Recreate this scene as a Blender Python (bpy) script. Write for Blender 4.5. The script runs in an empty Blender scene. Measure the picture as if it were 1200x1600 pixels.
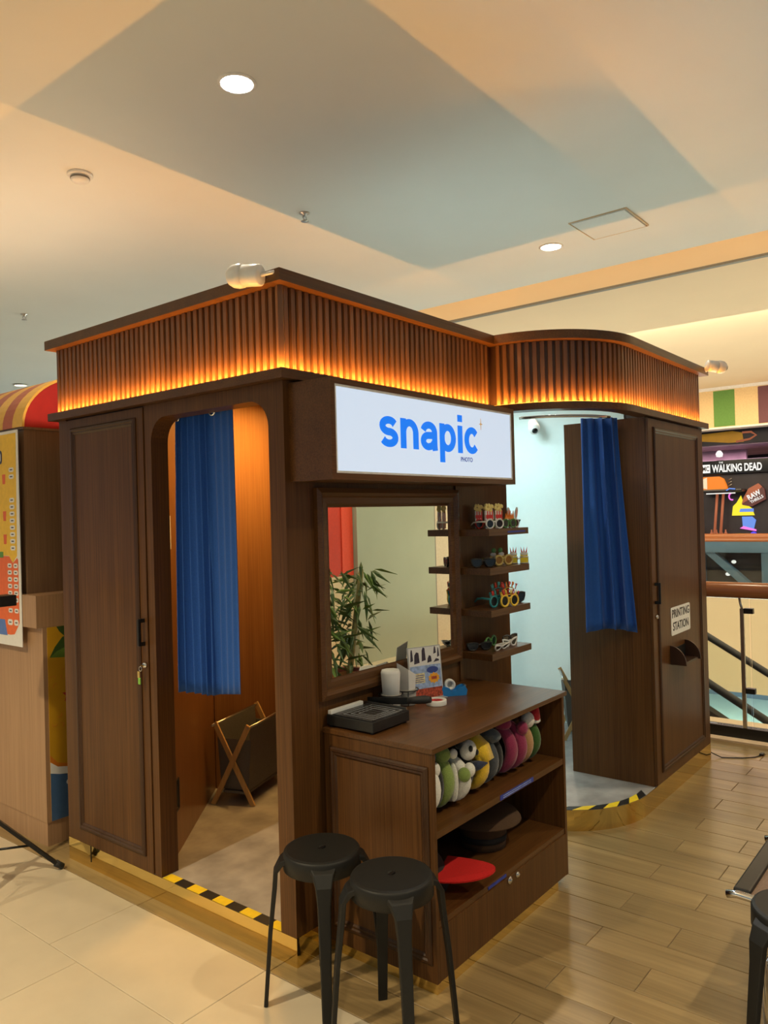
import bpy, bmesh, math, random
from mathutils import Vector, Matrix
random.seed(7)
sc = bpy.context.scene
COL = sc.collection
PI = math.pi

# ---------------------------------------------------------------- camera
cd = bpy.data.cameras.new('camera')
cam = bpy.data.objects.new('camera', cd); COL.objects.link(cam)
FW = Vector((0.77993627, 0.62584135, 0.00469169))
RT = Vector((0.62572216, -0.77958718, -0.02675083))
UP = Vector((0.0130842, -0.02379964, 0.99963112))
m = Matrix((RT, UP, -FW)).transposed().to_4x4()
m.translation = Vector((-1.93592711, -2.00220577, 1.6))
cam.matrix_world = m
cd.sensor_fit = 'VERTICAL'; cd.sensor_height = 36.0
cd.lens = 1212.15 / 1600 * 36.0
cd.clip_end = 80
sc.camera = cam

# ---------------------------------------------------------------- world, exposure
w = bpy.data.worlds.new('world'); sc.world = w; w.use_nodes = True
bg = w.node_tree.nodes['Background']
bg.inputs[0].default_value = (0.56, 0.83, 1.0, 1); bg.inputs[1].default_value = 0.28
vs = sc.view_settings
vs.view_transform = 'Standard'; vs.look = 'None'; vs.gamma = 1.0; vs.use_curve_mapping = False
vs.exposure = 0.0

# ---------------------------------------------------------------- lamps: mall downlights with fittings built below, cove and booth lights, added fills
WARM = (1.0, 0.83, 0.54)
COOLW = (0.80, 0.90, 1.0)
CEIL = 3.6
def spot(x, y, z, power, col, angle=120, blend=0.6, r=0.05):
    l = bpy.data.lights.new('downlight_lamp', 'SPOT'); l.energy = power; l.color = col
    l.spot_size = math.radians(angle); l.spot_blend = blend; l.shadow_soft_size = r
    o = bpy.data.objects.new('downlight_lamp', l); COL.objects.link(o); o.location = (x, y, z); return o
def area(x, y, z, sx, sy, power, col, rot=(0, 0, 0)):
    l = bpy.data.lights.new('area_lamp', 'AREA'); l.shape = 'RECTANGLE'; l.size = sx; l.size_y = sy
    l.energy = power; l.color = col
    o = bpy.data.objects.new('area_lamp', l); COL.objects.link(o); o.location = (x, y, z); o.rotation_euler = rot; return o
# two fittings in view, the grid continued behind the photographer, back-left ones added to brighten the ceiling
DOWN = [(0.442, 0.703, 110, (1.0, .86, .66)), (3.491, 0.654, 110, (1.0, .86, .66)),
        (0.442, -2.4, 105, WARM), (3.491, -2.4, 120, WARM), (-2.6, 0.68, 290, WARM), (-2.6, -2.4, 150, WARM),
        (-2.6, 3.7, 150, WARM), (.44, 5.4, 150, WARM), (-5.6, 3.7, 150, WARM), (-5.6, 7.5, 150, WARM), (-2.6, 7.5, 150, WARM), (0.442, -5.4, 60, WARM), (3.491, -5.2, 60, WARM), (-5.6, -1.0, 60, WARM), (3.481, 8.936, 60, WARM)]
for x, y, p, c in DOWN:
    spot(x, y, CEIL - 0.03, p * 1.28, c)
# cove strip between the two ceilings, shining on the recess
COVE = area(4.33, 1.5, 3.66, 0.05, 9.0, 11, (1.0, .70, .36), (0, math.radians(-105), 0))
# amber LED strips lying on the ledge round the booth, shining up
LEDT = math.radians(32)   # the strip leans towards the slats
LEDC = (1.0, 0.40, 0.06)
LEDP = 6.0      # W per metre
# lamps inside the two booths
area(1.0, 1.05, 2.28, 0.3, 0.3, 26, (1.0, .56, .15))
area(2.35, 0.75, 2.40, 0.6, 0.5, 13.5, (0.74, .98, 1.0))
# fill lamp added inside arcade across the atrium, then fills without fittings
area(12.75, 1.75, 2.62, .7, 1.6, 40, (1.0, .62, .75))
area(10.3, 1.2, 3.5, 1.0, 6.0, 110, (1.0, .76, .46))  # added fill below the far ceiling
area(10.75, 1.0, .30, .3, 9.0, 30, (1.0, .72, .42), (PI, 0, 0))  # uplight added at the coping to brighten the atrium ceiling
area(8.0, 1.5, -4.2, 4.0, 8.0, 230, (1.0, .60, .33), (PI, 0, 0))  # wide uplight added low in the void, evens out the atrium ceiling
area(.5, 3.1, 2.43, .5, 2.0, 13, (1.0, .62, .34), (PI, 0, 0))  # uplight added on the kiosk top to warm the ceiling behind
area(6.6, 0.5, 3.5, 2.0, 6.0, 330, (1.0, .80, .55), (0, math.radians(-40), 0))  # added fill tilted towards the opposite gallery panel
area(15.5, 2.0, -1.5, 5.0, 5.0, 1800, (0.80, 1.0, .95))  # added fill brightening the lower floor

# ---------------------------------------------------------------- materials
MATS = {}
def nt(name):
    m = bpy.data.materials.new(name); m.use_nodes = True
    MATS[name] = m
    return m, m.node_tree.nodes, m.node_tree.links, m.node_tree.nodes['Principled BSDF']
def plain(name, col, rough=0.5, metal=0.0, noise=0.06, scale=40, bump=0.0, emit=None, es=0, spec=None, sheen=0):
    m, N, Lk, b = nt(name)
    b.inputs['Roughness'].default_value = rough; b.inputs['Metallic'].default_value = metal
    if spec is not None: b.inputs['Specular IOR Level'].default_value = spec
    if sheen: b.inputs['Sheen Weight'].default_value = sheen
    tc = N.new('ShaderNodeTexCoord'); ns = N.new('ShaderNodeTexNoise'); ns.inputs['Scale'].default_value = scale
    ns.inputs['Detail'].default_value = 3
    Lk.new(tc.outputs['Object'], ns.inputs['Vector'])
    r = N.new('ShaderNodeValToRGB')
    r.color_ramp.elements[0].position = .3; r.color_ramp.elements[1].position = .7
    r.color_ramp.elements[0].color = tuple(c * (1 - noise) for c in col) + (1,)
    r.color_ramp.elements[1].color = tuple(min(1, c * (1 + noise)) for c in col) + (1,)
    Lk.new(ns.outputs['Fac'], r.inputs['Fac']); Lk.new(r.outputs['Color'], b.inputs['Base Color'])
    if bump:
        bp = N.new('ShaderNodeBump'); bp.inputs['Strength'].default_value = bump; bp.inputs['Distance'].default_value = .004
        Lk.new(ns.outputs['Fac'], bp.inputs['Height']); Lk.new(bp.outputs['Normal'], b.inputs['Normal'])
    if emit:
        b.inputs['Emission Color'].default_value = tuple(emit) + (1,); b.inputs['Emission Strength'].default_value = es
    return m
def wood(name, c1, c2, axis='z', rough=0.38, fine=55, rnd=0.0, coarse=7, cb=.35, spec=None):
    m, N, Lk, b = nt(name)
    tc = N.new('ShaderNodeTexCoord'); mp = N.new('ShaderNodeMapping')
    Lk.new(tc.outputs['Object'], mp.inputs['Vector'])
    vec = mp
    if rnd:
        oi = N.new('ShaderNodeObjectInfo'); mu = N.new('ShaderNodeMath'); mu.operation = 'MULTIPLY'; mu.inputs[1].default_value = 37
        Lk.new(oi.outputs['Random'], mu.inputs[0]); ad = N.new('ShaderNodeVectorMath'); ad.operation = 'ADD'
        Lk.new(mp.outputs['Vector'], ad.inputs[0]); Lk.new(mu.outputs['Value'], ad.inputs[1]); vec = ad
    def noise(sc_across, sc_along, det):
        mm = N.new('ShaderNodeMapping')
        s = [sc_across] * 3; s['xyz'.index(axis)] = sc_along; mm.inputs['Scale'].default_value = s
        Lk.new(vec.outputs['Vector'], mm.inputs['Vector'])
        n = N.new('ShaderNodeTexNoise'); n.inputs['Scale'].default_value = 1; n.inputs['Detail'].default_value = det
        n.inputs['Roughness'].default_value = .6
        Lk.new(mm.outputs['Vector'], n.inputs['Vector']); return n
    n1 = noise(fine * 3, 2.0, 4); n2 = noise(coarse * 2.2, .9, 3)
    mx = N.new('ShaderNodeMix'); mx.data_type = 'FLOAT'; mx.inputs[0].default_value = cb
    Lk.new(n1.outputs['Fac'], mx.inputs[2]); Lk.new(n2.outputs['Fac'], mx.inputs[3])
    r = N.new('ShaderNodeValToRGB'); r.color_ramp.elements[0].position = .36; r.color_ramp.elements[1].position = .64
    r.color_ramp.elements[0].color = tuple(c1) + (1,); r.color_ramp.elements[1].color = tuple(c2) + (1,)
    Lk.new(mx.outputs[0], r.inputs['Fac'])
    out = r.outputs['Color']
    if rnd:
        hs = N.new('ShaderNodeHueSaturation'); mr = N.new('ShaderNodeMapRange')
        mr.inputs[3].default_value = 1 - rnd; mr.inputs[4].default_value = 1 + rnd
        Lk.new(oi.outputs['Random'], mr.inputs[0]); Lk.new(mr.outputs[0], hs.inputs['Value']); Lk.new(out, hs.inputs['Color']); out = hs.outputs['Color']
    Lk.new(out, b.inputs['Base Color']); b.inputs['Roughness'].default_value = rough
    if spec is not None: b.inputs['Specular IOR Level'].default_value = spec
    bp = N.new('ShaderNodeBump'); bp.inputs['Strength'].default_value = .12; bp.inputs['Distance'].default_value = .002
    Lk.new(n1.outputs['Fac'], bp.inputs['Height']); Lk.new(bp.outputs['Normal'], b.inputs['Normal'])
    return m
W1, W2 = (0.074, 0.029, 0.0080), (0.142, 0.060, 0.0170)
wood('walnut_z', W1, W2, 'z', spec=.28); wood('walnut_x', W1, W2, 'x', spec=.4, rough=.32); wood('walnut_mould_shaded', (.040, .015, .005), (.075, .031, .010), 'z', spec=.4)  # moulding walnut darkened to carry the shade of its grooves
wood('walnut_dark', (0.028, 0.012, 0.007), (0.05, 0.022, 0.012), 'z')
wood('slat_wood', (0.09, 0.042, 0.019), (0.17, 0.082, 0.038), 'z', rnd=.18)
wood('warm_lit_veneer', (0.20, 0.085, 0.03), (0.30, 0.14, 0.05), 'z', rough=.3, coarse=4)  # warm lamp tint put into the veneer colour
wood('plank_wood', (0.215, 0.145, 0.062), (0.36, 0.25, 0.115), 'y', rough=.3, fine=26, rnd=.12, coarse=5, cb=.6)
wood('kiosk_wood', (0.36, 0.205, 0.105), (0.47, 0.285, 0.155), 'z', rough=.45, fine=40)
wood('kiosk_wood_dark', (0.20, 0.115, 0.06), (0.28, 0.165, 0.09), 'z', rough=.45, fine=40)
wood('pine', (0.48, 0.29, 0.11), (0.62, 0.40, 0.17), 'z', rough=.5)
wood('handrail_wood', (0.26, 0.085, 0.028), (0.36, 0.13, 0.045), 'y', rough=.25)
plain('brass', (0.82, 0.63, 0.23), .07, 1.0, .04, 5, .12)
plain('ceiling_paint', (0.74, 0.77, 0.77), .85, noise=.015, scale=2)
plain('ceiling_paint_far', (0.80, 0.66, 0.48), .85, noise=.015, scale=2)
plain('white_trim', (0.85, 0.85, 0.83), .5)
plain('metal_trim', (0.20, 0.19, 0.17), .5)
plain('cream_tile', (0.64, 0.545, 0.395), .22, noise=.05, scale=5)
plain('grout', (0.20, 0.14, 0.085), .9)
plain('grey_vinyl', (0.30, 0.28, 0.265), .55, noise=.28, scale=7)
plain('white_backdrop', (0.80, 0.92, 0.92), .7, noise=.01)
plain('white_plastic', (0.82, 0.82, 0.80), .35, noise=.02)
plain('black_plastic', (0.012, 0.012, 0.012), .42, noise=.1)
plain('stool_plastic', (0.013, 0.0125, 0.011), .5, noise=.08, scale=300, bump=.05, spec=.3)
plain('black_gloss', (0.008, 0.008, 0.009), .12)
plain('black_metal', (0.015, 0.015, 0.015), .35, .3)
plain('chrome', (0.75, 0.75, 0.74), .15, 1.0, .02)
plain('steel', (0.55, 0.54, 0.52), .3, 1.0, .04)
plain('curtain_blue', (0.011, 0.095, 0.42), .8, noise=.12, scale=220, bump=.1, sheen=.15)
plain('basket_fabric', (0.13, 0.125, 0.115), .95, noise=.25, scale=350, bump=.3)
plain('hazard_yellow', (0.85, 0.60, 0.02), .45); plain('hazard_black', (0.015, 0.014, 0.014), .45)
plain('brass_key', (0.75, 0.55, 0.2), .25, 1.0); plain('key_green', (0.25, 0.6, 0.08), .4)
plain('blue_label', (0.02, 0.05, 0.40), .4, noise=.15, scale=400)
plain('label_white', (0.85, 0.85, 0.83), .5, noise=.02); plain('label_text', (0.03, 0.022, 0.022), .5)
plain('paper_white', (0.80, 0.79, 0.77), .7, noise=.02)
plain('paper_grey', (0.42, 0.43, 0.45), .5, noise=.03)
plain('print_sky', (0.36, 0.48, 0.78), .4, noise=.35, scale=60); plain('print_orange', (0.95, 0.42, 0.03), .4, noise=.1)
plain('print_dark', (0.05, 0.035, 0.05), .4, noise=.5, scale=120); plain('print_red', (0.42, 0.07, 0.03), .4, noise=.7, scale=110)
plain('print_navy', (0.05, 0.08, 0.32), .4); plain('print_cream', (0.80, 0.68, 0.40), .4, noise=.3, scale=90)
plain('menu_yellow', (0.90, 0.55, 0.02), .4, noise=.05); plain('menu_red', (0.85, 0.15, 0.02), .4, noise=.05)
plain('menu_blue', (0.10, 0.20, 0.55), .4); plain('menu_green', (0.13, 0.30, 0.03), .4)
plain('mural_yellow', (0.60, 0.32, 0.012), .5, noise=.05, scale=8); plain('mural_orange', (0.62, 0.19, 0.015), .5)
plain('mural_blue', (0.06, 0.14, 0.30), .5); plain('mural_red', (0.5, 0.04, 0.03), .5); plain('leaf_dark', (0.045, 0.09, 0.018), .5)
plain('leaf_light', (0.11, 0.20, 0.03), .5)
plain('awning_red', (0.45, 0.014, 0.010), .5, noise=.04); plain('awning_yellow', (0.85, 0.50, 0.09), .5, noise=.04)
plain('awning_faded', (0.50, 0.13, 0.07), .5, noise=.04)
plain('tape_blue', (0.02, 0.22, 0.62), .35); plain('tape_red', (0.55, 0.02, 0.03), .4)
plain('cap_red', (0.60, 0.008, 0.008), .85, noise=.1, scale=300, bump=.1); plain('hat_brown', (0.075, 0.038, 0.017), .9, noise=.1, scale=200, bump=.1)
plain('hat_dark', (0.02, 0.018, 0.018), .9)
for n, c in dict(plush_white=(.78, .76, .70), plush_green=(.24, .33, .08), plush_black=(.012, .012, .013), plush_yellow=(.85, .55, .03),
                 plush_grey=(.10, .12, .14), plush_slate=(.05, .06, .075), plush_maroon=(.28, .025, .085), plush_tan=(.48, .27, .12),
                 plush_leaf=(.05, .13, .025), plush_red=(.5, .02, .03), plush_navy=(.03, .04, .085), plush_brown=(.14, .07, .045)).items():
    plain(n, c, 1.0, noise=.12, scale=240, bump=.5, sheen=.3)
plain('lens_dark', (0.02, 0.022, 0.025), .08); plain('lens_green', (0.01, .04, .02), .1); plain('lens_amber', (0.25, .14, .04), .1)
for n, c in dict(frame_black=(.012, .012, .012), frame_white=(.80, .80, .78), frame_green=(.10, .30, .07), frame_teal=(.05, .33, .36), frame_dgreen=(.01, .05, .025),
                 frame_yellow=(.9, .60, .06), frame_red=(.62, .04, .03), frame_gold=(.55, .40, .12), popcorn_yellow=(.88, .74, .28), frame_pink=(.75, .35, .30), frame_orange=(.85, .25, .03), beer_yellow=(.85, .68, .02), frame_stripe=(.75, .10, .07)).items():
    plain(n, c, .3)
plain('pale_green_wall', (0.40, 0.44, 0.345), .8, noise=.03, scale=3)
plain('beige_wall', (0.62, 0.53, 0.40), .8); plain('cream_panel', (0.72, 0.58, 0.38), .7, noise=.02, scale=2)
plain('red_banner', (0.62, 0.045, 0.02), .6); plain('red_banner_light', (0.80, 0.075, 0.03), .6)
plain('planter_wood', (0.45, 0.24, 0.10), .5); plain('planter_rim', (0.16, 0.04, 0.03), .5)
plain('bamboo_cane', (0.20, 0.17, 0.05), .5, noise=.2)
plain('rubber_dark', (0.02, 0.02, 0.021), .6); plain('blue_wall', (0.10, 0.20, 0.33), .6, noise=.05, scale=4)
plain('arcade_dark', (0.02, 0.018, 0.03), .5, noise=.3, scale=5); plain('arcade_purple', (0.55, 0.38, 0.50), .6, noise=.2, scale=3)
plain('stripe_cream', (0.85, 0.62, 0.32), .7); plain('stripe_green', (0.13, 0.30, 0.06), .7); plain('stripe_plum', (0.17, 0.065, 0.08), .7)
plain('lower_tile', (0.78, 0.88, 0.86), .4); plain('beige_stone', (0.72, 0.55, 0.36), .5, noise=.06, scale=20)
plain('mesh_brown', (0.20, 0.13, 0.09), .8, noise=.3, scale=300)
plain('plate_black', (0.02, 0.02, 0.025), .25)
def glow(name, col, s, base=(.03, .03, .03)):
    return plain(name, base, .5, emit=col, es=s, noise=0)
glow('lamp_glow', (0.95, 0.98, 1.0), 22); glow('lamp_glow_warm', (1.0, .85, .45), 5)
glow('led_glow', (1.0, .30, .03), 6)
glow('sign_white', (0.66, 0.79, 0.96), 0.80, (.3, .3, .3)); glow('sign_blue', (0.0, 0.20, 0.92), 0.95, (0, .02, .06)); glow('sign_gold', (0.75, 0.42, 0.10), 0.7)
glow('sign_navy', (0.02, 0.06, 0.35), 0.6, (0, 0, .1))
glow('screen_yellow', (1, .85, .02), 1.0); glow('screen_blue', (.12, .3, .9), .9); glow('screen_pink', (1, .2, .8), 1.0); glow('screen_deepblue', (.02, .02, 1), 1.0)
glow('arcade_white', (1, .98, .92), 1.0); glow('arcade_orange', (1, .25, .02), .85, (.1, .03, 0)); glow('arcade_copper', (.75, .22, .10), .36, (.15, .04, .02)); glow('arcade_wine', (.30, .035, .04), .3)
def mirror_mat():
    m, N, Lk, b = nt('mirror_glass')
    b.inputs['Base Color'].default_value = (.86, .89, .84, 1); b.inputs['Metallic'].default_value = 1; b.inputs['Roughness'].default_value = .0
mirror_mat()
def glass_mat(name, tint, refl):
    m, N, Lk, b = nt(name)
    N.remove(b); o = N['Material Output']
    t = N.new('ShaderNodeBsdfTransparent'); t.inputs[0].default_value = tint + (1,)
    g = N.new('ShaderNodeBsdfGlossy'); g.inputs['Roughness'].default_value = .02
    f = N.new('ShaderNodeFresnel'); f.inputs[0].default_value = 1.45
    x = N.new('ShaderNodeMixShader')
    Lk.new(f.outputs[0], x.inputs[0]); Lk.new(t.outputs[0], x.inputs[1]); Lk.new(g.outputs[0], x.inputs[2]); Lk.new(x.outputs[0], o.inputs[0])
plain('frosted', (.34, .33, .31), .25, noise=.05)
glass_mat('clear_glass', (.93, .96, .94), 1); glass_mat('acrylic', (.95, .96, .96), 1)

# ---------------------------------------------------------------- mesh helpers
class MB:
    """collects shapes in one bmesh, then links them as one object"""
    def __init__(s): s.bm = bmesh.new(); s.mi = 0; s.mark = 0
    def mat(s, i): s.mi = i; return s
    def _face(s, vs, smooth=False):
        try: f = s.bm.faces.new(vs)
        except ValueError: return None
        f.material_index = s.mi; f.smooth = smooth; return f
    def v(s, p): return s.bm.verts.new(p)
    def box(s, x0, x1, y0, y1, z0, z1, bev=0.0, M=None):
        r = bmesh.ops.create_cube(s.bm, size=1)
        for q in r['verts']:
            q.co = Vector(((x0 + x1) / 2 + q.co.x * (x1 - x0), (y0 + y1) / 2 + q.co.y * (y1 - y0), (z0 + z1) / 2 + q.co.z * (z1 - z0)))
        fs = {f for q in r['verts'] for f in q.link_faces}
        for f in fs: f.material_index = s.mi
        vs = r['verts']
        if bev:
            es = list({e for f in fs for e in f.edges})
            b = bmesh.ops.bevel(s.bm, geom=es, offset=bev, segments=2, affect='EDGES', profile=.5)
            for f in b['faces']: f.material_index = s.mi
            vs = list({q for f in b['faces'] for q in f.verts} | {q for q in vs if q.is_valid})
        if M is not None:
            for q in vs: q.co = M @ q.co
        return s
    def prism(s, poly, f, a, b, smooth=False):
        """polygon (u,v) pushed from depth a to depth b; f(u,v,d) -> xyz"""
        A = [s.v(f(u, v, a)) for u, v in poly]; B = [s.v(f(u, v, b)) for u, v in poly]
        n = len(poly)
        s._face(A); s._face(B[::-1])
        for i in range(n): s._face([A[i], B[i], B[(i + 1) % n], A[(i + 1) % n]], smooth)
        return s
    def rings(s, rs, smooth=True, close=False, cap=True, wrap=True):
        V = [[s.v(p) for p in r] for r in rs]
        n = len(V[0]); k = len(V)
        for i in range(k if close else k - 1):
            a, b = V[i], V[(i + 1) % k]
            for j in range(n if wrap else n - 1): s._face([a[j], a[(j + 1) % n], b[(j + 1) % n], b[j]], smooth)
        if cap and not close and wrap: s._face(V[0][::-1]); s._face(V[-1])
        return s
    def tube(s, pts, r, n=8, closed=False, flat=None, smooth=True, up=None):
        """r number or list; flat=(a,b) gives elliptical or boxy section scale"""
        P = [Vector(p) for p in pts]; k = len(P); rs = []
        nrm = None
        for i in range(k):
            if closed: t = (P[(i + 1) % k] - P[i - 1])
            else: t = P[min(i + 1, k - 1)] - P[max(i - 1, 0)]
            t = t.normalized()
            if nrm is None:
                u = Vector(up) if up else (Vector((0, 0, 1)) if abs(t.z) < .9 else Vector((1, 0, 0)))
                nrm = (u - t * u.dot(t)).normalized()
            else:
                nrm = (nrm - t * nrm.dot(t)).normalized()
            bn = t.cross(nrm)
            R = r[i] if isinstance(r, (list, tuple)) else r
            fa, fb = flat if flat else (1, 1)
            if n == 4: angs = [PI / 4 + PI / 2 * j for j in range(4)]; R = R * 1.41421
            else: angs = [2 * PI * j / n for j in range(n)]
            rs.append([P[i] + nrm * (math.cos(a) * R * fa) + bn * (math.sin(a) * R * fb) for a in angs])
        return s.rings(rs, smooth and n > 4, closed)
    def lathe(s, prof, n=24, M=None, smooth=True):
        M = M or Matrix()
        rs = [[M @ Vector((r * math.cos(2 * PI * j / n), r * math.sin(2 * PI * j / n), z)) for j in range(n)] for r, z in prof]
        return s.rings(rs, smooth)
    def ball(s, c, r, n=16, k=10, M=None):
        M = M or Matrix()
        rx, ry, rz = r if isinstance(r, (tuple, list)) else (r, r, r)
        rs = []
        for i in range(k + 1):
            t = PI * i / k; q = max(math.sin(t), .02)
            rs.append([M @ (Vector(c) + Vector((rx * q * math.cos(2 * PI * j / n), ry * q * math.sin(2 * PI * j / n), -rz * math.cos(t)))) for j in range(n)])
        return s.rings(rs)
    def loops(s, u0, u1, v0, v1, prof, f, fill=True, back=None):
        """nested rectangles (inset, height) -> moulding; f(u,v,h)->xyz"""
        rs = []
        for ins, h in prof:
            rs.append([f(u0 + ins, v0 + ins, h), f(u1 - ins, v0 + ins, h), f(u1 - ins, v1 - ins, h), f(u0 + ins, v1 - ins, h)])
        V = [[s.v(p) for p in r] for r in rs]
        for a, b in zip(V, V[1:]):
            for j in range(4): s._face([a[j], a[(j + 1) % 4], b[(j + 1) % 4], b[j]])
        if fill: s._face(V[-1])
        if fill: s._face(V[0][::-1])
        else:
            a, b = V[-1], V[0]
            for j in range(4): s._face([a[j], a[(j + 1) % 4], b[(j + 1) % 4], b[j]])
        return s
    def build(s, name, mats, parent=None, label=None, **kw):
        bmesh.ops.recalc_face_normals(s.bm, faces=s.bm.faces[:])
        me = bpy.data.meshes.new(name); s.bm.to_mesh(me); s.bm.free()
        for q in ([mats] if isinstance(mats, str) else mats): me.materials.append(MATS[q])
        return link(name, me, parent, label, **kw)
def link(name, me, parent=None, label=None, **kw):
    o = bpy.data.objects.new(name, me); COL.objects.link(o)
    if parent is not None: o.parent = parent
    if label: o['label'] = label
    for k, v in kw.items(): o[k] = v
    return o
def thing(name, label, cat, loc=(0, 0, 0), rotz=0, group=None, rot=None):
    o = bpy.data.objects.new(name, None); COL.objects.link(o); o.empty_display_size = .1
    o.location = loc; o.rotation_euler = rot if rot else (0, 0, rotz)
    o['label'] = label; o['category'] = cat
    if group: o['group'] = group
    return o
def tag(o, label, cat, group=None):
    o['label'] = label; o['category'] = cat
    if group: o['group'] = group
    return o
def struct(o): o['kind'] = 'structure'; return o
def dup(root, loc, rotz, label, group=None):
    r = root.copy(); COL.objects.link(r); r.location = loc; r.rotation_euler = (0, 0, rotz); r['label'] = label
    if group: r['group'] = group
    for ch in list(root.children):
        c = ch.copy(); COL.objects.link(c); c.parent = r
        for g in list(ch.children):
            d = g.copy(); COL.objects.link(d); d.parent = c
    return r
XY = lambda u, v, d: (u, v, d)
XZ = lambda u, v, d: (u, d, v)
YZ = lambda u, v, d: (d, u, v)
def text_mesh(name, body, h, parent, mat, M, width=None, bold=0.0, ext=.001, label=None, sp=1.0):
    """writing: M places it (x along the line, y up, z out); h is the cap height wanted; width stretches the line"""
    cu = bpy.data.curves.new(name, 'FONT'); cu.body = body; cu.size = 1; cu.offset = bold; cu.space_character = sp; cu.extrude = 0; cu.resolution_u = 4
    t = bpy.data.objects.new(name, cu); COL.objects.link(t)
    bpy.context.view_layer.update()
    dg = bpy.context.evaluated_depsgraph_get()
    me = bpy.data.meshes.new_from_object(t.evaluated_get(dg))
    bpy.data.objects.remove(t)
    xs = [q.co.x for q in me.vertices]
    x0, x1 = min(xs), max(xs)
    k = h / .70
    kx = width / (x1 - x0) if width else k
    bm = bmesh.new(); bm.from_mesh(me)
    r = bmesh.ops.extrude_face_region(bm, geom=bm.faces[:])
    for q in r['geom']:
        if isinstance(q, bmesh.types.BMVert): q.co.z += 1
    for q in bm.verts:
        q.co = M @ Vector(((q.co.x - x0) * kx, q.co.y * k, q.co.z * ext))
    bmesh.ops.recalc_face_normals(bm, faces=bm.faces[:])
    bm.to_mesh(me); bm.free()
    me.materials.clear(); me.materials.append(MATS[mat])
    for p in me.polygons: p.material_index = 0
    return link(name, me, parent, label)
def frame_M(o, ux, uy):
    ux = Vector(ux).normalized(); uy = Vector(uy).normalized(); uz = ux.cross(uy)
    M = Matrix((ux, uy, uz)).transposed().to_4x4(); M.translation = Vector(o); return M

# ================================================================ THE SETTING
# ---- floor: slab of grout, wood-look planks and cream tiles laid in it
floor = struct(MB().box(-9, 3.70, -9, 12, -.25, -.004).build('floor', 'grout'))
PX0, PP, PL = -.0748, .1614, .8
def plank(x0, x1, y0, y1, name='floor_plank', mat='plank_wood', g=.0016):
    x0 += g; x1 -= g; y0 += g; y1 -= g
    b = .0016
    mb = MB()
    mb.loops(x0, x1, y0, y1, [(0, -.02), (0, -.0015), (b, 0)], XY)
    return mb.build(name, mat, floor)
for i in range(-2, 22):
    k = i + 2
    x0 = .248 + PP * i; x1 = x0 + PP
    if x0 > 3.58: break
    x1 = min(x1, 3.66)
    off = .07 if i == -2 else (-.755 if i % 2 else -1.0)
    n0 = -3 if i > -2 else -3
    y = off - PL * (2 if i > 2 else 1)
    ymax = 2.5 if i < 0 or x0 > 2.9 else .3
    while y < ymax:
        plank(x0, x1, y, y + PL); y += PL
xt = -.0748
cols = [(-.448, xt)] + [(-.448 - .8 * (j + 1), -.448 - .8 * j) for j in range(3)]
for j, (a, b) in enumerate(cols):
    off = .885 if j % 2 == 0 else .685
    for q in range(-4, 4): plank(a, b, off + .8 * q, off + .8 * (q + 1), 'floor_tile', 'cream_tile', .0011)
# tiled ground further off (beyond the pieces built one by one)
MB().box(-8.9, cols[-1][0] - .01, -8.9, 11.9, -.01, -.0005).box(cols[-1][0], xt - .3, 4.1, 11.9, -.01, -.0005).box(cols[-1][0], xt, -8.9, -2.55, -.01, -.0005).build('tile_field', 'cream_tile', floor)
MB().box(xt + .01, 3.68, 3.3, 11.9, -.01, -.0008).box(xt + .01, 3.68, -8.9, -2.7, -.01, -.0008).build('plank_field', 'plank_wood', floor)
# ---- ceiling of three levels with a lit recess
ceil = struct(MB().box(-9, 3.10, -9, 13, CEIL, CEIL + .3).build('ceiling', 'ceiling_paint'))
MB().box(3.10, 4.27, -9, 13, CEIL + .012, CEIL + .3).build('ceiling_border', 'ceiling_paint', ceil)
MB().box(4.27, 4.82, -9, 13, CEIL + .22, CEIL + .3).box(4.78, 4.82, -9, 13, CEIL - .0, CEIL + .22).build('light_recess', 'ceiling_paint_far', ceil)
MB().box(4.775, 4.825, -9, 13, CEIL - .02, CEIL).build('recess_edge', 'metal_trim', ceil)
MB().box(4.83, 12.2, -9, 13, CEIL, CEIL + .3).build('atrium_ceiling', 'ceiling_paint_far', ceil)
# access hatch
hatch = thing('access_hatch', 'square flush access hatch in the ceiling beside the farther downlight', 'hatch', (3.33, .13, CEIL))
MB().box(-.20, .20, -.19, .19, -.004, .010).build('hatch_panel', 'ceiling_paint', hatch)
MB().loops(-.215, .215, -.205, .205, [(0, -.002), (0, .011), (.004, .011), (.004, -.002)], XY, fill=False).build('hatch_frame', 'beige_stone', hatch)
def downlight(x, y, z, label, r=.075, glow_m='lamp_glow'):
    t = thing('downlight', label, 'ceiling light', (x, y, z))
    MB().lathe([(r, .004), (r + .014, .003), (r + .016, -.003), (r + .002, -.008), (r - .004, .0), (r, .004)], 28).build('trim_ring', 'white_trim', t)
    MB().lathe([(.001, -.004), (r * .7, -.006), (r, -.003), (r, .002), (.001, .002)], 28).build('lens', glow_m, t)
    return t
downlight(.442, .703, CEIL, 'large round downlight nearest the camera, glowing cool white above the booth')
downlight(3.491, .654, CEIL + .012, 'round downlight near the square hatch and the lit recess')
downlight(3.481, 8.936, CEIL, 'small distant downlight above the striped awning at the left', .08, 'lamp_glow_warm')
LAB = ['nearest downlight over the walkway in front of the counter', 'downlight over the corner by the balustrade end', 'downlight over the cream tiles beside the service door',
       'downlight nearest the photographer, behind the left shoulder', 'added downlight over the cream tiles in front of the kiosk', 'added downlight above the back of the drinks kiosk',
       'added downlight far left of the kiosk, over open tiles', 'added downlight in the far left back corner of the hall', 'added downlight deep behind the kiosk, left of its awning',
       'downlight over the floor right behind the photographer', 'downlight over the potted bamboo by the red banner', 'downlight far left of the photographer, over open floor']
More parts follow.
